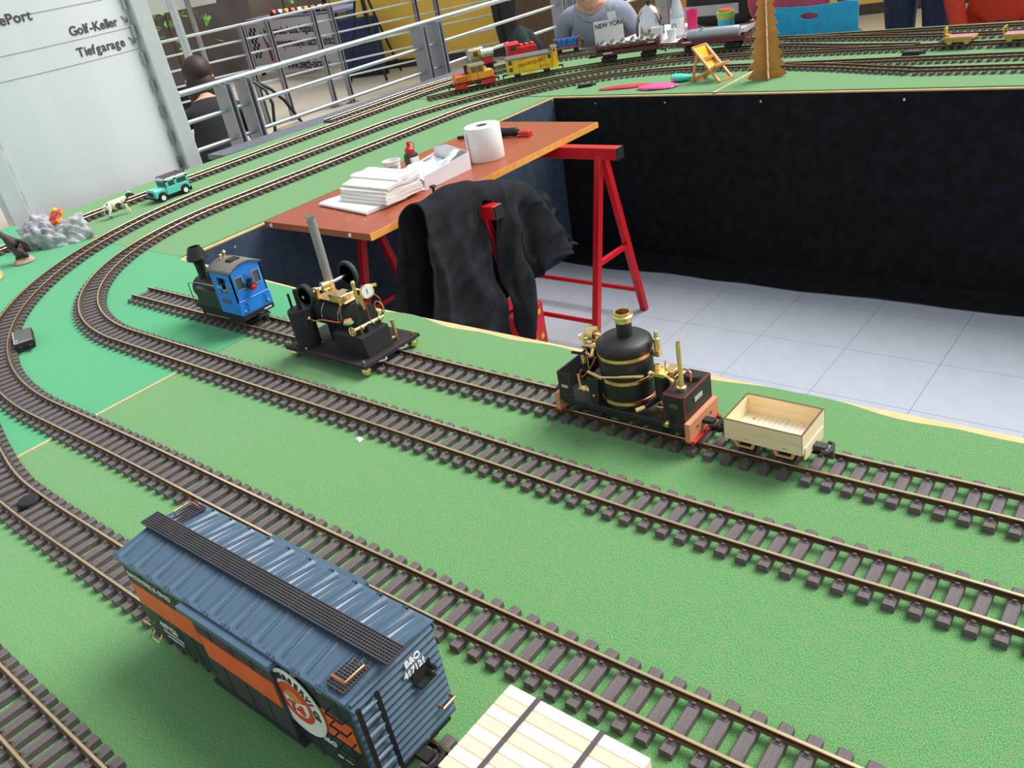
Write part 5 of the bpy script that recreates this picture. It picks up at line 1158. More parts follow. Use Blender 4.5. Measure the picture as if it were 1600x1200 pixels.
# ================================================================ scenery on the boards
# deck chair
wd = mt('chair_wood', (222, 160, 96), .55, 0, .1, 30, 0, 60, stretch=(1, 1, 6)); cv = mt('yellow_canvas', (244, 190, 40), .8)
r = root('deck_chair', 'toy folding wooden deck chair with yellow canvas seat', 'deck chair', (-1.715, 3.245, 0), math.radians(-14))
r.scale = (1.12, 1.12, 1.12)
w2 = .033
for s in (-1, 1):
    B().bar((-.055, s * w2, .004), (.062 - .12, s * w2, .004), .004, .004)
    B().bar((-.050, s * w2, .116), (.066, s * w2, .003), .010, .008).build('back_stile', wd, r)
    B().bar((-.058, s * (w2 - .006), .003), (.052, s * (w2 - .006), .058), .009, .007).build('seat_rail', wd, r)
    B().bar((-.055, s * (w2 + .005), .003), (-.028, s * (w2 + .005), .094), .009, .007).build('prop_leg', wd, r)
for x, z in ((-.050, .116), (.066, .004), (-.056, .004), (.052, .058), (-.055, .014), (-.012, .078)): B().bar((x, -w2 - .004, z), (x, w2 + .004, z), .008, .008).build('cross_bar', wd, r)
def canv(u, v):
    t = u; return (-.048 + .098 * t, (-1 + 2 * v) * .028, .116 - .058 * t - .034 * math.sin(math.pi * t))
B().grid(canv, 16, 4).build('canvas', cv, r, True, solid=.0016)
# fir tree: interlocking plywood profiles
fir = mt('fir_plywood', (194, 134, 62), .6, 0, .14, 12, 0, 60, stretch=(1, 1, 4)); fire = mt('fir_edge', (240, 196, 160), .6)
def firpoly(off=0):
    R = [(.044, 0), (.053, .0), (.070, .016)]; lv = [(.074, .034, .040), (.070, .070, .040), (.062, .112, .030), (.054, .160, .024), (.044, .208, .020), (.034, .256, .015), (.025, .300, .010), (.016, .340, .004)]
    P = [(.046, 0)]; z = .010
    for k in range(11): wdt = .074 - .0058 * k; P += [(wdt, z), (wdt * .60, z + .034)]; z += .037
    P += [(.0, z + .01)]
    return P + [(-x, z + off) for x, z in reversed(P[:-1])]
r = root('wooden_fir_tree', 'tall plywood toy fir tree with toothed branches', 'toy tree', (-1.475, 3.235, 0))
for k, ang in enumerate((32, 122)):
    b = B(Matrix.Rotation(math.radians(ang), 4, 'Z') @ Matrix.Diagonal((1.02 if k == 0 else .62, 1, 1, 1))); P = firpoly(.0)
    n = len(P); c = (0, .15)
    for s in (-1, 1):
        b.cur = 0; vs = [(x, s * .003, z) for x, z in P]; b.add(vs, [tuple(range(n))])
    b.cur = 1; b.add([(x, -.003, z) for x, z in P] + [(x, .003, z) for x, z in P], [(i, (i + 1) % n, n + (i + 1) % n, n + i) for i in range(n)])
    b.build('profile', [fir, fire], r)
# toy pouches / balloons lying at the edge
def blob(name, label, loc, rz, sc, mat, cat, seed, flat=.45, tail=None):
    r = root(name, label, cat, loc, rz)
    def fn(u, v):
        a = u * 2 * math.pi; ph = v * math.pi; x, y, z = math.sin(ph) * math.cos(a), math.sin(ph) * math.sin(a), math.cos(ph)
        d = 1 + .12 * noise.noise(Vector((x * 2 + seed, y * 2, z * 2))) + .05 * noise.noise(Vector((x * 7 + seed, y * 7, z * 5)))
        zz = (z + 1) * sc[2] if z > -.0 else (z * flat + 1) * sc[2]
        return (x * sc[0] * d, y * sc[1] * d, max(.0005, zz - (1 - flat) * sc[2]))
    B().grid(fn, 40, 20, cu=True).build('body', mat, r, True)
    if tail: B().tube(tail, .0025, 6, smooth=1).build('valve', mat, r, True)
    return r
tealm = mt('teal_fabric', (70, 208, 190), .5); pinkm = mt('hot_pink', (246, 90, 150), .35); crim = mt('crimson_foil', (206, 40, 60), .4, 0, .2, 40, .4, 60)
blob('toy_pouch', 'flat crimson glittery pouch lying near the pit edge', (-2.07, 3.155, 0), math.radians(18), (.115, .032, .007), crim, 'pouch', 1.0)
blob('inflated_toy', 'hot pink deflated toy lying on the carpet edge', (-1.90, 3.135, 0), math.radians(10), (.085, .048, .012), pinkm, 'toy', 4.0, tail=[(.05, .03, .012), (.058, .04, .022), (.06, .045, .028)])
r = root('rolled_towel', 'rolled teal fabric lying beside the deck chair', 'towel', (-1.838, 3.238, 0), math.radians(25))
def roll(u, v): a = v * 2 * math.pi; x = -.048 + .10 * u; rr = .017 + .003 * math.sin(u * 5) - .006 * u; return (x, rr * 1.5 * math.cos(a), .016 - .004 * u + rr * .95 * math.sin(a) * (1 if math.sin(a) > 0 else .8))
B().grid(roll, 20, 20).build('roll', tealm, r, True, solid=.001); B().box(.046, .066, -.012, .012, .001, .008).build('loose_end', tealm, r, bevel=.002); B().lathe([(0, 0), (.015, 0), (.015, .002), (0, .002)], (-.047, 0, .016), 'x', 16).build('dark_lining', BLACK, r)
# grey rock with a toy car stuck on it
rockm = mt('grey_rock', (132, 132, 136), .9, 0, .3, 40, 1.0, 70, col2=(206, 206, 210), detail=8)
r = root('model_rock', 'craggy grey model rock beside the outer track', 'rock', (-3.068, 1.112, 0), math.radians(40))
bm = bmesh.new(); bmesh.ops.create_icosphere(bm, subdivisions=5, radius=1)
for v in bm.verts:
    p = v.co.copy(); d = 1 + .28 * noise.noise(p * 1.7 + Vector((3, 1, 2))) + .16 * abs(noise.noise(p * 4.2)) + .06 * noise.noise(p * 9)
    d += .22 * (.5 - min(1, noise.voronoi(p * 2.6)[0][0])) - .10 * max(0, .12 - (noise.voronoi(p * 2.6)[0][1] - noise.voronoi(p * 2.6)[0][0])) / .12
    x, y, z = p.x * .112 * d, p.y * .056 * d, p.z * .100 * d * (1 - .35 * math.exp(-((p.x - .35) / .35) ** 2))
    z = z * (1.05 if p.x > .3 else .95) + .01; v.co = (x, y, max(z, 0.0))
me = bpy.data.meshes.new('rock_body'); bm.to_mesh(me); bm.free(); me.materials.append(rockm)
o = bpy.data.objects.new('rock_body', me); COL.objects.link(o); o.parent = r
for p in me.polygons: p.use_smooth = True
ob = mt('toy_orange_red', (236, 66, 30), .35); oy = mt('toy_yellow', (236, 206, 60), .4)
r = root('toy_car', 'tiny orange red toy car perched on the grey rock', 'toy car', (-3.045, 1.128, .080), 0, None, (math.radians(20), math.radians(28), math.radians(-55)))
b = B(); b.prism([(-.030, 0), (.026, 0), (.030, .008), (.014, .012), (.006, .020), (-.014, .022), (-.028, .014)], -.015, .015, 'y'); b.build('car_body', ob, r, bevel=.002)
B().prism([(-.012, .0205), (.004, .0195), (.012, .012), (-.012, .012)], -.0135, .0155, 'y').build('canopy', mt('toy_violet', (90, 70, 120), .3), r); B().box(-.028, -.014, -.012, .012, .015, .027).build('engine', oy, r, bevel=.002)
for x in (-.019, .019):
    for s in (-1, 1): B().cyl((x, s * .014, .003), (x, s * .020, .003), .0085, n=14).build('wheel', mt('toy_orange', (250, 130, 30), .4), r, True)
# dragon-like creature on a base
dkb = mt('dark_creature', (74, 54, 52), .6, 0, .5, 60, .4, 200); sand = mt('sand_base', (176, 146, 122), .8, 0, .2, 60)
r = root('creature_figurine', 'dark horned creature figurine rearing on a sandy base', 'figurine', (-2.985, .955, 0), math.radians(-20))
B().lathe([(0, 0), (.032, 0), (.034, .004), (.026, .014), (.012, .018), (0, .019)], (0, 0, 0), 'z', 16).build('base', sand, r, True)
J = {'hip': (0, 0, .034, .019), 'chest': (-.012, -.010, .062, .020), 'neck': (-.028, -.022, .084, .012), 'n2': (-.046, -.034, .098, .009), 'head': (-.060, -.044, .108, .010), 'snout': (-.074, -.052, .110, .004), 'horn': (-.056, -.036, .120, .002),
     'kl': (.010, -.014, .026, .008), 'fl': (.002, -.016, .014, .006), 'kr': (.014, .012, .026, .008), 'fr': (.006, .014, .014, .006), 'tail': (.020, .006, .040, .007), 't2': (.030, .016, .026, .004), 'al': (-.022, -.024, .052, .005), 'hl': (-.034, -.026, .044, .004),
     'w1': (.006, .012, .074, .005), 'w2': (.022, .030, .060, .004), 'w3': (.034, .034, .036, .002)}
skin('creature', J, [('hip', 'chest'), ('chest', 'neck'), ('neck', 'n2'), ('n2', 'head'), ('head', 'snout'), ('head', 'horn'), ('hip', 'kl'), ('kl', 'fl'), ('hip', 'kr'), ('kr', 'fr'), ('hip', 'tail'), ('tail', 't2'), ('chest', 'al'), ('al', 'hl'), ('chest', 'w1'), ('w1', 'w2'), ('w2', 'w3')], {}, [dkb], r)
b = B(); b.add([(.004, .010, .072), (.022, .030, .060), (.034, .034, .034), (.016, .016, .034)], [(0, 1, 2, 3)]); b.build('wing', dkb, r, solid=.002)
# cut log
r = root('wood_log', 'short pale cut log lying at the carpet edge', 'log', (-2.93, .815, 0), math.radians(25))
B().lathe([(0, -.05), (.018, -.05), (.0195, -.047), (.0195, .047), (.018, .05), (0, .05)], (0, 0, .019), 'x', 20).build('trunk', mt('pale_log', (206, 164, 120), .8, 0, .2, 40, .4, 60), r, True); B().lathe([(.0, 0), (.014, 0), (.014, .0006), (0, .0006)], (.05, 0, .019), 'x', 16).build('cut_face', mt('cut_wood', (226, 190, 146), .8), r)
# cow (heads toward +y, looking back to the track)
cowm = mt('cow_hide', (236, 226, 196), .6, 0, .06, 30)
nt = cowm.node_tree; rr = [n for n in nt.nodes if n.type == 'VALTORGB'][0]; nn = [n for n in nt.nodes if n.type == 'TEX_NOISE'][0]; nn.inputs['Scale'].default_value = 34; nn.inputs['Detail'].default_value = 1
e = rr.color_ramp.elements; e[0].position = .40; e[0].color = lin((74, 56, 52)); e[1].position = .435; e[1].color = lin((238, 230, 204))
r = root('toy_cow', 'white toy cow with brown patches standing by the track', 'toy cow', (-3.118, 1.372, 0), math.radians(85))
J = {'rump': (-.034, 0, .048, (.0125, .015)), 'belly': (-.006, 0, .045, (.0135, .017)), 'shoulder': (.022, 0, .049, (.012, .0155)), 'neck': (.038, -.003, .057, .0085), 'poll': (.052, -.008, .066, .0065), 'muzzle': (.066, -.016, .058, .0048),
     'earl': (.050, .002, .071, .002), 'earr': (.048, -.018, .071, .002), 'hornl': (.052, -.004, .076, .0012), 'hornr': (.052, -.012, .076, .0012),
     'hkl': (-.036, .009, .030, .0062), 'hhl': (-.043, .009, .016, .0036), 'hfl': (-.040, .009, .003, .0036), 'hkr': (-.034, -.009, .030, .0062), 'hhr': (-.044, -.009, .016, .0036), 'hfr': (-.036, -.009, .003, .0036),
     'fkl': (.024, .008, .026, .0046), 'ffl': (.028, .008, .003, .0034), 'fkr': (.026, -.008, .026, .0046), 'ffr': (.034, -.008, .003, .0034), 'tail': (-.049, 0, .050, .0025), 'tail2': (-.053, 0, .030, .0016), 'tail3': (-.053, 0, .020, .0026), 'udder': (-.022, 0, .030, .005)}
skin('body', J, [('rump', 'belly'), ('belly', 'shoulder'), ('shoulder', 'neck'), ('neck', 'poll'), ('poll', 'muzzle'), ('poll', 'earl'), ('poll', 'earr'), ('poll', 'hornl'), ('poll', 'hornr'), ('rump', 'hkl'), ('hkl', 'hhl'), ('hhl', 'hfl'), ('rump', 'hkr'), ('hkr', 'hhr'), ('hhr', 'hfr'), ('shoulder', 'fkl'), ('fkl', 'ffl'), ('shoulder', 'fkr'), ('fkr', 'ffr'), ('rump', 'tail'), ('tail', 'tail2'), ('tail2', 'tail3'), ('belly', 'udder')],
     {'poll': 1, 'muzzle': 1, 'earl': 1, 'earr': 1}, [cowm, mt('cow_face', (70, 62, 60), .6)], r)
# turquoise off-road car, front toward -y
teal = mt('turquoise_paint', (96, 208, 190), .35, 0, .04); wroof = mt('white_roof', (226, 228, 230), .4); tyre = mt('tyre', (30, 30, 32), .8)
r = root('off_road_car', 'turquoise toy off-road car with white roof and roof rack', 'toy car', (-3.112, 1.578, 0), math.radians(180))
# own frame: x = width, +y = front
hw = .034
b = B(); b.box(-hw, hw, -.072, .026, .018, .046); b.box(-hw + .002, hw - .002, .026, .074, .018, .044); b.build('body', teal, r, bevel=.0015)
B().box(-hw + .006, hw - .006, .026, .073, .044, .048, .003, .001).build('bonnet', teal, r, bevel=.001)
b = B(); 
for s in (-1, 1):
    x0, x1 = sorted((s * hw, s * (hw - .003)))
    for y0, y1 in ((-.072, -.064), (-.024, -.014), (.012, .022)): b.box(x0, x1, y0, y1, .046, .070)
    b.box(x0, x1, -.072, .022, .065, .070)
b.box(-hw, hw, -.072, -.069, .046, .052); b.box(-hw, hw, -.072, -.069, .064, .070); b.box(-hw, hw, .020, .023, .046, .049); b.box(-hw, hw, .019, .022, .066, .070); b.build('cabin', teal, r)
for s in (-1, 1):
    x0, x1 = sorted((s * (hw - .0012), s * (hw - .002))); B().box(x0, x1, -.064, -.024, .046, .066).build('side_window', GLASS, r); B().box(x0, x1, -.014, .012, .046, .066).build('side_window', GLASS, r)
    x0, x1 = sorted((s * hw, s * (hw + .003)))
    for y in (-.048, .048):
        b = B(); P = [(y - .018, .018), (y - .015, .030), (y - .008, .036), (y + .008, .036), (y + .015, .030), (y + .018, .018), (y + .015, .018), (y + .012, .027), (y + .007, .032), (y - .007, .032), (y - .012, .027), (y - .015, .018)]
        for i in range(5): b.prism([P[i], P[i + 1], P[10 - i], P[11 - i]], x0, x1, 'x')
        b.build('wheel_arch', BLACK, r)
        B().lathe([(.006, -.005), (.014, -.005), (.015, -.003), (.015, .003), (.014, .005), (.006, .005)], (s * (hw - .003), y, .015), 'x', 24).build('tyre', tyre, r, True); B().lathe([(0, 0), (.0085, 0), (.009, s * .004), (.003, s * .003), (0, s * .004)], (s * (hw - .001), y, .015), 'x', 18).build('wheel_hub', WHITE, r, True)
    B().box(s * .024 - .006, s * .024 + .006, .0735, .0755, .028, .040).build('lamp_panel', teal, r); B().cyl((s * .024, .0755, .034), (s * .024, .077, .034), .004, n=12).build('headlamp', STEEL, r, True); B().box(s * .022 - .009, s * .022 + .009, -.078, -.072, .006, .022).build('mud_flap', BLACK, r)
B().box(-hw + .003, hw - .003, .0205, .0212, .049, .066).build('windscreen', GLASS, r)
B().box(-.016, .016, .0745, .0758, .026, .040).build('grille', BLACK, r); B().box(-.034, .034, .074, .081, .016, .022).build('bumper', BLACK, r, bevel=.001); B().box(-.028, .028, -.07, .07, .010, .018).build('chassis', BLACK, r)
B().box(-hw - .001, hw + .001, -.074, .024, .070, .0745, .002, .002).build('roof', wroof, r, bevel=.0015)
rk = mt('rack_plum', (70, 50, 66), .5)
b = B()
for k in range(9): b.box(-.028, .028, -.070 + k * .0108, -.067 + k * .0108, .0785, .080)
for x in (-.029, 0, .029): b.box(x - .0012, x + .0012, -.072, .020, .0785, .0815)
for x in (-.029, .029):
    for y in (-.068, -.03, .014): b.box(x - .001, x + .001, y - .001, y + .001, .0745, .079)
b.build('roof_rack', rk, r); B().tube([(-hw + .002, .024, .046), (-hw - .002, .026, .060), (-hw - .002, .026, .080)], .0016, 6).build('snorkel', BLACK, r)
# driver doll in the blue locomotive
r = root('driver_figure', 'tiny driver figure leaning out of the blue cab doorway', 'figure', (-1.669, .902, .048), math.radians(180))
J = {'hip': (0, .0, .030, .008), 'chest': (0, .002, .050, .009), 'neck': (0, .003, .062, .004), 'head': (0, .004, .071, .0065), 'el': (.010, .007, .050, .004), 'hl': (.014, .012, .056, .003), 'er': (-.011, .004, .046, .004), 'hr': (-.012, .012, .052, .003), 'kl': (.005, .004, .018, .005), 'fl': (.005, .004, .003, .004), 'kr': (-.005, .004, .018, .005), 'fr': (-.005, .004, .003, .004)}
skin('body', J, [('hip', 'chest'), ('chest', 'neck'), ('neck', 'head'), ('chest', 'el'), ('el', 'hl'), ('chest', 'er'), ('er', 'hr'), ('hip', 'kl'), ('kl', 'fl'), ('hip', 'kr'), ('kr', 'fr')], {'neck': 1, 'head': 1, 'hl': 1, 'hr': 1}, [mt('doll_shirt', (150, 146, 140), .6), SKIN], r, 1)
# ================================================================ wayfinding sign
alu = mt('brushed_aluminium', (232, 236, 238), .35, .25, .05, 5, .02, 200, stretch=(1, 1, .08)); post = mt('post_aluminium', (204, 208, 212), .5, .3, .04); ink = mt('sign_ink', (84, 72, 82), .6)
r = root('wayfinding_sign', 'tall curved aluminium direction sign between two posts', 'sign', (-3.66, 1.60, FLZ))
zz = -FLZ
def sgn(u, v):
    y = -.335 + .70 * u; t = (u - .5) * 2; return (.045 * (1 - t * t) * 1.0 - .012, y, .05 + 2.6 * v)
B().grid(sgn, 40, 6).build('sign_panel', alu, r, True, solid=.004)
for y in (-.380, .405): B().box(-.03, .03, y - .038, y + .038, 0, 2.7).build('sign_post', post, r, bevel=.006, seg=2)
for y, z in [(-.345, .3 + k * .11) for k in range(12)] + [(.352, .35 + k * .11) for k in range(12)]: B().box(-.012, .006, y - .006, y + .006, z, z + .05).build('clip', STEEL, r)
def sx_(y): t = ((y + .335) / .70 - .5) * 2; return .045 * (1 - t * t) - .012 + .0026
for z in (.692, .572, .487, .781, .87):
    B().tube([(sx_(-.335 + .69 * k / 20), -.335 + .69 * k / 20, zz + z) for k in range(21)], .0011, 4).build('divider_line', mt('divider_rose', (150, 120, 130), .6), r)
def curved_text(body, y0, z, size):
    # letters set one by one along the curved sheet
    cu = bpy.data.curves.new('m', 'FONT'); cu.size = size; y = y0
    for ch in body:
        if ch == ' ': y += size * .28; continue
        cu.body = ch; t_ = bpy.data.objects.new('m', cu); COL.objects.link(t_); bpy.context.view_layer.update(); w_ = t_.dimensions.x; bpy.data.objects.remove(t_)
        ym = y + w_ / 2; e_ = .01; d = Vector((sx_(ym + e_) - sx_(ym - e_), 2 * e_, 0))
        text(ch, size, ink, r, frame((sx_(y) + .0008, y, zz + z), d, (0, 0, 1)), 'letter', ext=.0005, bold=.0012); y += w_ + size * .10
    return y
def arrow(y, z, s):
    X = sx_(y) + .0012; b = B(); b.bar((X, y, z + s), (X, y + s * .8, z), .001, s * .2, (1, 0, 0)); 
    b.bar((X, y + s * .84, z - .02 * s), (X, y + s * .2, z + s * .06), .001, s * .2, (1, 0, 0)); b.bar((X, y + s * .84, z - .02 * s), (X, y + s * .76, z + s * .72), .001, s * .2, (1, 0, 0)); b.build('arrow', ink, r)
ye = curved_text('Golf-Keller', .075, .589, .047); arrow(.322, zz + .594, .026)
ye = curved_text('Tiefgarage', .075, .510, .047); arrow(.322, zz + .512, .026)
curved_text('BahnhofGemeindePort', -.60 + .18, .645, .052) if False else curved_text('dePort', -.185, .672, .050)
# ================================================================ railings
rst = mt('rail_steel', (196, 206, 206), .35, .6, .05); flat = mt('flat_steel', (150, 152, 158), .45, .4, .05)
def railing(label, P, posts, rails, rr=.0135, zf=FLZ, pw=.10):
    r = root('railing', label, 'railing', (P[0][0], P[0][1], zf)); o = Vector((P[0][0], P[0][1], 0))
    for k, z in enumerate(rails): B().tube([Vector((x, y, z - zf)) - o for x, y in P], rr if k == 0 else rr * .72, 10).build('top_rail' if k == 0 else 'rail', rst, r, True)
    for (x, y), (dx, dy) in posts:
        d = Vector((dx, dy, 0)).normalized(); n = Vector((-d.y, d.x, 0)); p = Vector((x, y, 0)) - o; b = B()
        for s in (-1, 1): b.bar(p + d * s * .013, p + d * s * .013 + Vector((0, 0, rails[0] - zf - .01)), .008, pw, n)
        b.build('post', flat, r); B().bar(p, p + Vector((0, 0, rails[0] - zf - .02)), .006, pw * .4, n).build('post_web', mt('post_web_dark', (60, 62, 70), .5), r)
        B().box(p.x - .05, p.x + .05, p.y - .05, p.y + .05, 0, .006).build('foot_plate', flat, r)
    return r
ys = [2.315, 2.43, 3.64, 3.77, 4.97, 5.09, 6.3, 6.42]
railing('steel railing with slim paired posts right behind the sign', [(-3.72, 2.09), (-3.72, 6.9)], [((-3.72, y), (0, 1)) for y in ys], [.265, .14, .012, -.115, -.24, -.365, -.49])
railing('steel railing farther off, in front of the banner stand', [(-8.3, 2.6), (-7.9, 4.0), (-7.5, 5.05), (-7.3, 5.83), (-6.8, 6.68), (-6.2, 7.5)], [((-7.5, 5.05), (.3, 1)), ((-7.42, 5.30), (.3, 1)), ((-7.32, 5.78), (.4, 1)), ((-7.25, 5.95), (.4, 1)), ((-6.8, 6.68), (.6, 1)), ((-6.68, 6.86), (.6, 1))], [.24, .11, -.02, -.16, -.30, -.44], rr=.013)
railing('short steel railing between the sign and the horned figurine', [(-3.72, -.4), (-3.72, 1.12)], [((-3.72, .2), (0, 1)), ((-3.72, .9), (0, 1))], [.265, .14, .012, -.115, -.24])
# ================================================================ people behind the far board
den = mt('blue_denim', (44, 62, 86), .85, 0, .2, 60, .3, 300); dkh = mt('dark_brown_hair', (52, 36, 30), .6, 0, .3, 60); grh = mt('grey_hair', (150, 146, 140), .6)
gsh = mt('grey_blue_shirt', (152, 160, 176), .85, 0, .06, 30, .3, 30); pks = mt('dusty_rose_shirt', (196, 84, 104), .85, 0, .08, 30, .3, 30); ors = mt('orange_red_sweater', (212, 66, 40), .85, 0, .08, 30, .3, 30); dgt = mt('dark_trousers', (50, 50, 56), .85)
AR = lambda lx, ly, lz, wx, wy, wz: {'l': ((-lx, ly, lz), (-wx, wy, wz)), 'r': ((lx, ly, lz), (wx, wy, wz))}
person('person in grey-blue t-shirt leaning forward behind the paper sign and the blue drums', (-3.09, 4.47, FLZ), math.radians(203), gsh, dgt, grh, 'sit', {'l': ((-.215, -.02, .20), (-.13, .16, .03)), 'r': ((.26, .06, .22), (.20, .26, .08))}, 40, long_sleeve=False, scale=.97)
person('person in dusty rose shirt sitting on the light blue chair', (-1.875, 4.765, FLZ), math.radians(2), pks, den, dkh, 'sit', AR(.215, .02, .22, .17, .22, .06), 4, scale=1.08)
person('person in blue jeans standing between the blue chair and the orange sweater', (-1.405, 4.86, FLZ), 0, mt('navy_top', (48, 56, 80), .85), den, dkh, 'stand')
person('person in orange-red sweater sitting behind the board edge beyond the mustard trolleys', (-.97, 4.44, FLZ), math.radians(180), ors, dgt, dkh, 'sit', AR(.215, .04, .18, .12, .20, .0), 6, scale=1.1)
# crouching woman beyond the railing
person('person in dark jacket crouching beyond the railing with a bag', (-4.60, 2.74, FLZ), math.radians(60), mt('charcoal_jacket', (36, 36, 40), .85, 0, .15, 30), mt('black_trousers', (34, 34, 38), .85), dkh, 'crouch', AR(.24, .08, .22, .22, .28, .06), 30, hairlong=True, scale=.92)
r = root('shoulder_bag', 'tan shoulder bag hanging at the crouching person', 'bag', (-4.36, 3.06, FLZ)); tan = mt('tan_leather', (150, 120, 104), .6)
B().box(-.05, .05, -.12, .12, .34, .56, .012, .02).build('bag_body', tan, r, bevel=.02, seg=2); B().tube([(0, -.10, .55), (0, -.05, .75), (-.08, -.12, .86), (-.03, .02, .74), (0, .10, .55)], .010, 6, smooth=1).build('strap', BLACK, r, True); B().box(-.045, .045, -.10, .10, 0, .345).build('base_bag', mt('dark_bag', (50, 44, 44), .6), r)
# dark coat on a chair next to the grey shirt
r = root('draped_jacket', 'dark green jacket hung over a chair back beside the railing', 'jacket', (-3.50, 4.27, FLZ))
r.scale = (.66, .85, 1)
def jk(u, v):
    a = u * 2 * math.pi; k = v; rr = .20 * min(1, math.sqrt(k * 3.5)) * (1 + .1 * math.sin(9 * k)); return (rr * math.cos(a) * (1.0 + .15 * math.sin(5 * a)), .55 * rr * math.sin(a) * (1 + .2 * math.sin(4 * a + 3 * k)), .83 - .66 * k)
B().grid(jk, 40, 20, cu=True).build('jacket', mt('dark_green_fleece', (44, 56, 56), .9, 0, .2, 20), r, True)
for sx in (-1, 1):
    for sy in (-1, 1): B().cyl((sx * .12, sy * .1, 0), (sx * .10, sy * .08, .5), .012, n=8).build('chair_leg', STEEL, r)
B().box(-.14, .14, -.12, .12, .42, .45).build('chair_seat', MATTE, r)
# light blue plastic chair with a grip hole
cbl = mt('sky_blue_plastic', (40, 176, 226), .4)
r = root('plastic_chair', 'light blue plastic chair with grip hole in its back', 'chair', (-1.757, 4.50, FLZ), math.radians(2))
def back(b, y, th):
    # board with an oval hole: ring of quads from outer outline to hole
    n = 48; out = []; inn = []; W, H0, H1 = .242, .58, .808
    for i in range(n):
        a = 2 * math.pi * i / n; c, s = math.cos(a), math.sin(a); k = 1 / max(abs(c) / W, abs(s) / ((H1 - H0) / 2)); x, z = c * k, s * k + (H0 + H1) / 2
        if s > 0: z += .016 * (abs(x) / W) ** 2 - .012
        out.append((x, z)); inn.append((.045 * c + .012, .016 * s + .752))
    for yy in (y, y + th): b.add([(x, yy, z) for x, z in out] + [(x, yy, z) for x, z in inn], [(i, (i + 1) % n, n + (i + 1) % n, n + i) for i in range(n)])
    for R in (out, inn): b.add([(x, y, z) for x, z in R] + [(x, y + th, z) for x, z in R], [(i, (i + 1) % n, n + (i + 1) % n, n + i) for i in range(n)])
b = B(); back(b, -.21, .012); b.build('backrest', cbl, r)
B().box(-.21, .21, -.20, .20, .385, .405).build('seat', cbl, r, bevel=.006)
for sx in (-1, 1):
    for sy in (-1, 1): B().cyl((sx * .19, sy * .19, 0), (sx * .17, sy * .16, .388), .011, n=10).build('leg', STEEL, r, True)
    B().cyl((sx * .18, -.19, .39), (sx * .18, -.20, .64), .010, n=10).build('back_post', STEEL, r, True)
# ================================================================ table with refreshments behind the far board
r = root('refreshment_table', 'white covered table carrying the chrome dome and bottle', 'table', (-2.45, 4.48, FLZ)); tz = -FLZ - .01
B().box(-.42, .272, -.30, .30, tz - .03, tz).build('table_top', mt('white_cloth', (224, 226, 228), .8), r, bevel=.003)
for sx in (-.30, .22):
    for sy in (-.25, .25): B().box(sx - .02, sx + .02, sy - .02, sy + .02, 0, tz - .03).build('leg', STEEL, r)
Z = -.01
def item(n, lab, cat, x, y): return root(n, lab, cat, (x, y, Z))
r = item('serving_cloche', 'shiny chrome dome standing on the white table', 'cloche', -2.66, 4.36)
B().lathe([(.078, .0), (.080, .004), (.080, .02), (.078, .07), (.066, .12), (.044, .155), (.02, .172), (0, .176)], (0, 0, 0), 'z', 40).build('dome', chrome, r, True); B().lathe([(.005, .174), (.005, .182), (.010, .184), (.010, .194), (0, .196)], (0, 0, 0), 'z', 16).build('knob', MATTE, r, True)
pvc = mt('clear_bottle', (226, 232, 236), .12, 0, .02, trans=.35)
r = item('water_bottle', 'clear plastic bottle with white label on the table', 'bottle', -2.47, 4.33)
B().lathe([(0, 0), (.034, 0), (.037, .004), (.037, .115), (.030, .15), (.016, .20), (.014, .23), (0, .23)], (0, 0, 0), 'z', 28).build('bottle', pvc, r, True); B().lathe([(.0375, .015), (.0380, .016), (.0380, .098), (.0375, .099)], (0, 0, 0), 'z', 28).build('label', WHITE, r, True); B().lathe([(.015, .228), (.015, .245), (0, .246)], (0, 0, 0), 'z', 16).build('cap', mt('teal_cap', (60, 160, 170), .4), r, True)
B().torus((.0, -.0385, .062), .012, .0025, 'y', 16, 6).build('label_mark', mt('mark_green', (70, 160, 140), .5), r)
r = item('tumbler', 'tall hot pink plastic tumbler on the table', 'cup', -2.41, 4.38); B().lathe([(0, 0), (.024, 0), (.030, .125), (.028, .125), (.022, .004), (0, .004)], (0, 0, 0), 'z', 28).build('cup', mt('magenta_plastic', (226, 40, 110), .35), r, True); B().torus((0, 0, .125), .029, .0012, 'z', 28, 6).build('rim', mt('magenta_plastic', (226, 40, 110), .35), r, True)
for lab, x, y, s in (('white foam cup in front of the chrome dome', -2.545, 4.245, 1.0), ('short white cup beside the labelled bottle', -2.455, 4.235, .8)):
    r = item('foam_cup', lab, 'cup', x, y); B().lathe([(0, 0), (.024 * s, 0), (.032 * s, .07 * s), (.033 * s, .072 * s), (.030 * s, .072 * s), (.022 * s, .004), (0, .004)], (0, 0, 0), 'z', 24).build('cup', WHITE, r, True); B().torus((0, 0, .072 * s), .0318 * s, .0016, 'z', 24, 6).build('rim', WHITE, r, True)
r = item('snack_jar', 'round jar with green lid and orange top on the table', 'jar', -2.225, 4.40); B().lathe([(0, 0), (.042, 0), (.042, .075), (0, .075)], (0, 0, 0), 'z', 28).build('jar', mt('aqua_jar', (60, 170, 190), .4), r, True); B().lathe([(.046, .075), (.046, .100), (0, .100)], (0, 0, 0), 'z', 28).build('lid', mt('lime_green', (130, 214, 90), .45), r, True); B().lathe([(.038, .100), (.030, .112), (0, .116)], (0, 0, 0), 'z', 24).build('top', mt('orange_top', (246, 96, 30), .45), r, True); B().lathe([(.0425, .066), (.0435, .066), (.0435, .076), (.0425, .076)], (0, 0, 0), 'z', 28).build('ring', mt('amber_ring', (240, 160, 50), .45), r, True)
r = item('holdall', 'black and grey holdall bag standing on the white table', 'bag', -2.36, 4.66)
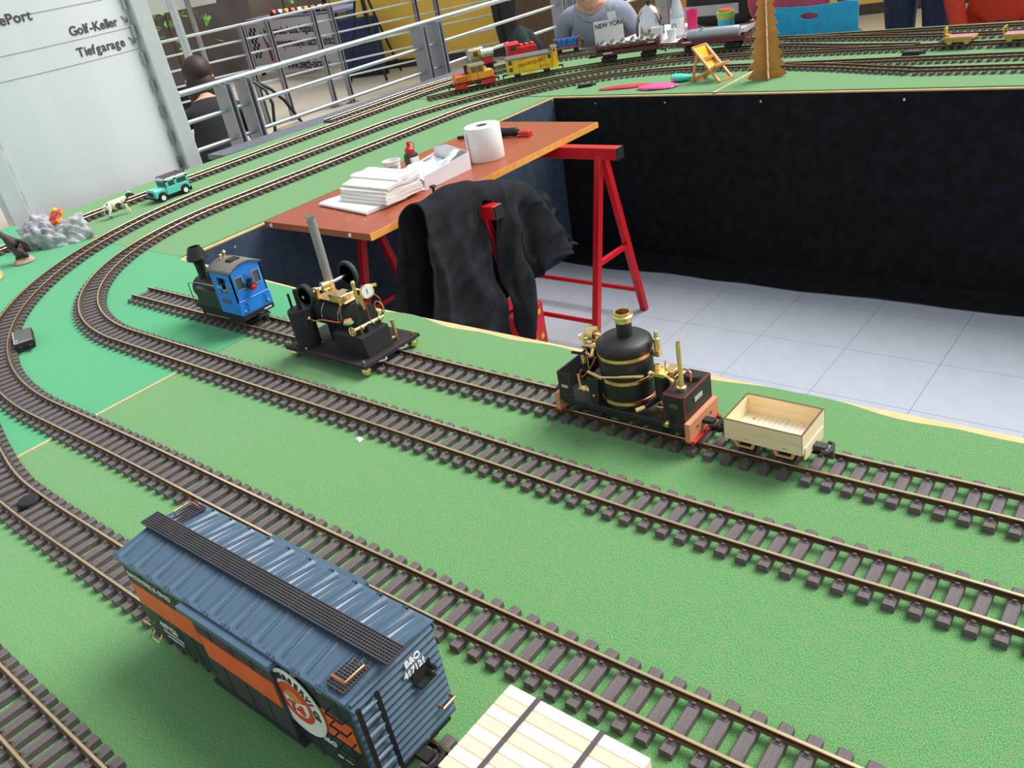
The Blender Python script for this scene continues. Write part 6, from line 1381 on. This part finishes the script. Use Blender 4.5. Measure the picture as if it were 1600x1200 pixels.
def bg(u, v):
    a = u * 2 * math.pi; ph = v * math.pi; x, y, z = math.sin(ph) * math.cos(a), math.sin(ph) * math.sin(a), math.cos(ph); f = lambda t, p: math.copysign(abs(t) ** p, t); return (f(x, .6) * .22, f(y, .6) * .09, .10 + f(z, .55) * .099 + (0 if z < -.3 else 1) * .012 * noise.noise(Vector((x * 3, y * 3, z * 3))))
B().grid(bg, 40, 20, cu=True).build('bag_body', mt('black_nylon', (34, 32, 34), .7), r, True); B().box(-.20, .13, -.102, -.088, .060, .115).build('grey_pocket', mt('light_grey_nylon', (170, 168, 166), .8), r, bevel=.006); B().box(-.14, .09, -.100, -.07, .15, .185).build('grey_pocket', mt('light_grey_nylon', (170, 168, 166), .8), r, bevel=.006)
B().tube([(-.1, -.02, .19), (-.06, -.02, .27), (.06, -.02, .27), (.1, -.02, .19)], .008, 6, smooth=2).build('handle', BLACK, r, True)
# paper sign
r = root('paper_sign', 'white paper sign lettered NEW YORK behind the pot wagon', 'paper sign', (-2.835, 4.215, -.004), math.radians(14))
B().box(-.085, .085, 0, .002, 0, .125).build('sheet', WHITE, r); text('NEW YORK', .034, ink, r, frame((-.076, -.0006, .085), (1, 0, .1), (-.1, 0, 1)), 'lettering', sx=.95, bold=.001); text('DAW', .034, ink, r, frame((-.078, -.0006, .03), (1, 0, 0), (0, 0, 1)), 'lettering') if False else None
B().box(.02, .066, -.001, .001, .125, .165).build('name_card', WHITE, r, rot=(0, -.12, 0)); B().box(-.08, .08, 0, .03, 0, .003).build('stand', WHITE, r)
r = root('white_sheet', 'white paper sheet on the table edge behind the tank wagon', 'paper', (-2.17, 4.24, -.0105)); B().box(-.09, .05, -.05, .06, .0005, .002).build('sheet', WHITE, r); B().box(-.07, .04, -.035, .05, .002, .0035).build('sheet', mt('mint_paper', (190, 226, 222), .8), r)
# wooden poles in front of the yellow wall
for lab, x, y in (('slim orange wooden pole beside the chrome dome', -3.0, 5.35), ('slim orange wooden pole beside the dusty rose shirt', -2.5, 5.75)):
    r = root('wooden_pole', lab, 'pole', (x, y, FLZ)); B().box(-.035, .035, -.02, .02, .02, 2.4).build('pole', mt('orange_pine', (226, 150, 66), .6), r); B().box(-.12, .12, -.12, .12, 0, .02).build('foot', MATTE, r)
# ================================================================ exhibition stands in the hall
def at_floor(x, y): return (x, y, FLZ)
ban = mt('banner_cloth', (206, 200, 208), .8, 0, .04)
p0, p1 = Vector((-11.2, 7.62, 0)), Vector((-9.0, 7.42, 0)); d = (p1 - p0).normalized(); n = Vector((d.y, -d.x, 0))
r = root('display_stand', 'exhibition table with a printed white banner front', 'stand', (p0.x, p0.y, FLZ), math.atan2(d.y, d.x)); Lb = (p1 - p0).length
B().box(0, Lb, 0, .01, .06, .72).build('banner', ban, r); B().box(-.02, Lb + .02, 0, .7, .72, .75).build('table_top', mt('violet_grey_top', (120, 116, 150), .6), r); 
for x in (.05, Lb - .05):
    for y in (.05, .65): B().box(x - .025, x + .025, y - .025, y + .025, 0, .72).build('leg', MATTE, r)
tk = mt('banner_ink', (52, 44, 54), .7)
def words(body, sz, M, sxx):
    cu = bpy.data.curves.new('m', 'FONT'); cu.size = sz; x = 0
    for wd_ in body.split():
        cu.body = wd_; t_ = bpy.data.objects.new('m', cu); COL.objects.link(t_); bpy.context.view_layer.update(); w_ = t_.dimensions.x * sxx; bpy.data.objects.remove(t_)
        text(wd_, sz, tk, r, M @ Matrix.Translation((x, 0, 0)), 'lettering', ext=.001, sx=sxx, bold=.003); x += w_ + sz * .22
for s, z, sz, x in (('Handgemalte Autos, Flugzeuge', .535, .135, .46), ('Rennsportwagen nach Wunsch', .37, .16, .56), ('www.blech-picasso', .09, .17, .82)): words(s, sz, frame((x, -.003, z), (1, 0, 0), (0, 0, 1)), .80)
b = B(); 
for i in range(4):
    for k in range(8):
        if (i + k) % 2 == 0: b.box(.06 + i * .05, .11 + i * .05, -.004, 0, .24 + k * .05, .29 + k * .05)
b.build('chequered_print', tk, r)
b = B(); b.prism([(.36, .62), (.46, .46), (.60, .30), (.66, .24), (.60, .16), (.46, .20), (.44, .40)], -.004, 0, 'y'); b.build('red_print', mt('dull_red_print', (150, 64, 60), .7), r)
for k in range(9):
    q = root('tin_toy', ('bright tin model car on the banner stand', 'small silver tin model on the banner stand')[k % 2], 'toy', at_floor(0, 0), math.atan2(d.y, d.x), 'tin toys on the stand'); q.location = p0 + d * (.65 + k * .16) - n * .12 + Vector((0, 0, FLZ + .75))
    mm = (mt('tin_red', (196, 70, 60), .3, .3), mt('tin_silver', (200, 204, 210), .2, .8), mt('tin_ochre', (210, 170, 70), .4))[k % 3]
    b = B(); b.prism([(-.06, .015), (.06, .015), (.06, .045), (.03, .05), (.015, .08), (-.035, .08), (-.05, .05), (-.06, .045)], -.03, .03, 'y'); b.build('body', mm, q, bevel=.004)
    for x in (-.035, .035): B().cyl((x, -.034, .015), (x, .034, .015), .015, n=12).build('wheel', BLACK, q)
def rack(label, x, y, h, w_, m, kind, rz=0, cat='display'):
    r = root('display_rack', label, cat, at_floor(x, y), rz); B().box(-w_ / 2, w_ / 2, -.04, .04, .0, .06).build('base', MATTE, r); B().box(-w_ / 2, w_ / 2, -.02, .02, .06, h).build('panel', m, r)
    for k in range(3): B().box(-w_ / 2 + .03, w_ / 2 - .03, -.03, -.02, h - .3 - k * .35, h - .05 - k * .35).build('leaflet', kind, r)
    return r
rack('grey display board with yellow cards beside the stooping person', -10.05, 8.55, 1.62, .5, mt('grey_panel', (150, 150, 150), .7), mt('yellow_card', (236, 206, 60), .6), .3)
rack('blue cloth covered display stand beside the camera tripod', -8.42, 7.50 - .25, .66, .55, mt('navy_drape', (50, 58, 96), .85), mt('navy_drape_dark', (50, 58, 100), .85), .3)
rack('teal and white poster board behind the tin toys', -9.6, 8.6, 1.9, .8, mt('teal_panel', (70, 110, 130), .7), mt('pale_leaflets', (200, 204, 200), .7), .3)
person('person in brown sweater standing behind the banner stand', at_floor(-10.75, 8.85), math.radians(150), mt('brown_sweater', (84, 70, 62), .85), dgt, dkh, 'stand', None, 30)
person('person in black clothes standing before the yellow wall', at_floor(-5.9, 7.0), math.radians(160), mt('black_top', (30, 30, 34), .85), mt('black_trousers', (34, 34, 38), .85), dkh, 'stand')
person('person in black suit standing at the chequered end of the banner stand', at_floor(-11.9, 7.2), math.radians(120), mt('black_top', (30, 30, 34), .85), mt('black_trousers', (34, 34, 38), .85), dkh, 'stand')
r = root('camera_tripod', 'black camera tripod beside the blue draped stand', 'tripod', at_floor(-8.0, 7.05))
for k in range(3): a = math.radians(90 + 120 * k); B().tube([(0, 0, 1.15), (.18 * math.cos(a), .18 * math.sin(a), .55), (.36 * math.cos(a), .36 * math.sin(a), .01)], .014, 8).build('leg', BLACK, r, True); B().cyl((0, 0, .55), (.18 * math.cos(a), .18 * math.sin(a), .55), .006, n=6).build('spreader', BLACK, r)
B().cyl((0, 0, .5), (0, 0, 1.35), .018, n=10).build('centre_column', BLACK, r, True); B().box(-.05, .05, -.04, .04, 1.35, 1.45).build('head', BLACK, r, bevel=.01)
# tilted glass display panels to the left
gl = mt('pale_glass_panel', (206, 216, 214), .25, 0, .06, 3); fr_ = mt('frame_grey', (150, 146, 144), .5, .3)
for lab, x, y, z, tx, rz in (('tilted pale glass display pane near the sign post', -6.9, 3.35, .72, 35, 40), ('tilted grey display pane below the bright one', -6.35, 3.05, .36, 55, 40), ('tilted display pane beyond the steel pole', -8.2, 4.9, .62, 40, 50)):
    r = root('display_case', lab, 'display', at_floor(x, y), math.radians(rz)); hh = z - FLZ
    B().box(-.35, .35, -.01, .01, -.22, .22).build('pane', gl, r, loc=(0, 0, hh), rot=(math.radians(tx), 0, 0)); B().cyl((.1, 0, 0), (.1, 0, hh), .025, n=12).build('stand_pole', fr_, r, True); B().lathe([(.2, 0), (.2, .015), (.03, .03), (0, .03)], (.1, 0, 0), 'z', 20).build('foot', fr_, r)
r = root('steel_pole', 'slanted pale handrail pole behind the crouching person', 'pole', at_floor(-6.0, 3.55)); B().cyl((0, 0, 0), (-.05, .02, 2.4), .03, n=14).build('pole', rst, r, True); B().lathe([(.1, 0), (.1, .01), (.03, .02), (0, .02)], (0, 0, 0), 'z', 16).build('foot', rst, r)
for lab, x, y in (('leafy green potted plant at the dark stands', -12.3, 9.2), ('tall leafy green potted plant beside the tilted display panes', -9.5, 5.5)):
    r = root('potted_plant', lab, 'plant', at_floor(x, y)); B().lathe([(0, 0), (.16, 0), (.2, .35), (.18, .35), (0, .3)], (0, 0, 0), 'z', 20).build('pot', MATTE, r, True); B().cyl((0, 0, .3), (0, 0, 1.2), .02, n=8).build('stem', mt('stem_brown', (90, 70, 50), .7), r)
    lf = B(); rnd = random.Random(int(x * 10))
    for k in range(160):
        c = Vector((rnd.gauss(0, .22), rnd.gauss(0, .22), 1.25 + rnd.gauss(0, .28))); u = Vector((rnd.uniform(-1, 1), rnd.uniform(-1, 1), rnd.uniform(-.4, .8))).normalized() * .11; w_ = u.cross(Vector((0, 0, 1))).normalized() * .03; lf.add([c, c + u * .5 + w_, c + u, c + u * .5 - w_], [(0, 1, 2, 3)])
    q = lf.build('foliage', mt('leaf_green', (110, 160, 50), .6, 0, .3, 5), r); q['kind'] = 'stuff'
r = root('parcel_desk', 'long dark counter with boxes behind the grey shirt', 'counter', at_floor(-5.2, 8.05), math.radians(15)); B().box(-1.1, 1.1, -.3, .3, 0, .75).build('counter', mt('counter_brown', (110, 86, 66), .7), r, bevel=.01); B().box(-1.15, 1.15, -.34, .34, .75, .79).build('worktop', mt('dark_top', (60, 52, 48), .5), r)
for k in range(4): q = root('brown_carton', 'plain brown carton on the dark counter', 'carton', (-5.95 + k * .48, 7.86 + k * .13, FLZ + .79), .26, 'cartons on the counter'); B().box(-.16, .16, -.12, .12, 0, .20 + .05 * (k % 2)).build('box', mt('carton_brown', (170, 136, 96), .8), q, bevel=.004); B().box(-.16, .16, -.02, .02, .20 + .05 * (k % 2), .202 + .05 * (k % 2)).build('tape', mt('tape', (200, 176, 130), .4), q)

r = root('paper_scrap', 'tiny white paper scrap lying at the inner loop sleepers', 'scrap', (-1.045, .694, 0)); B().box(-.006, .006, -.005, .005, .0002, .004, .003, .002).build('scrap', WHITE, r)
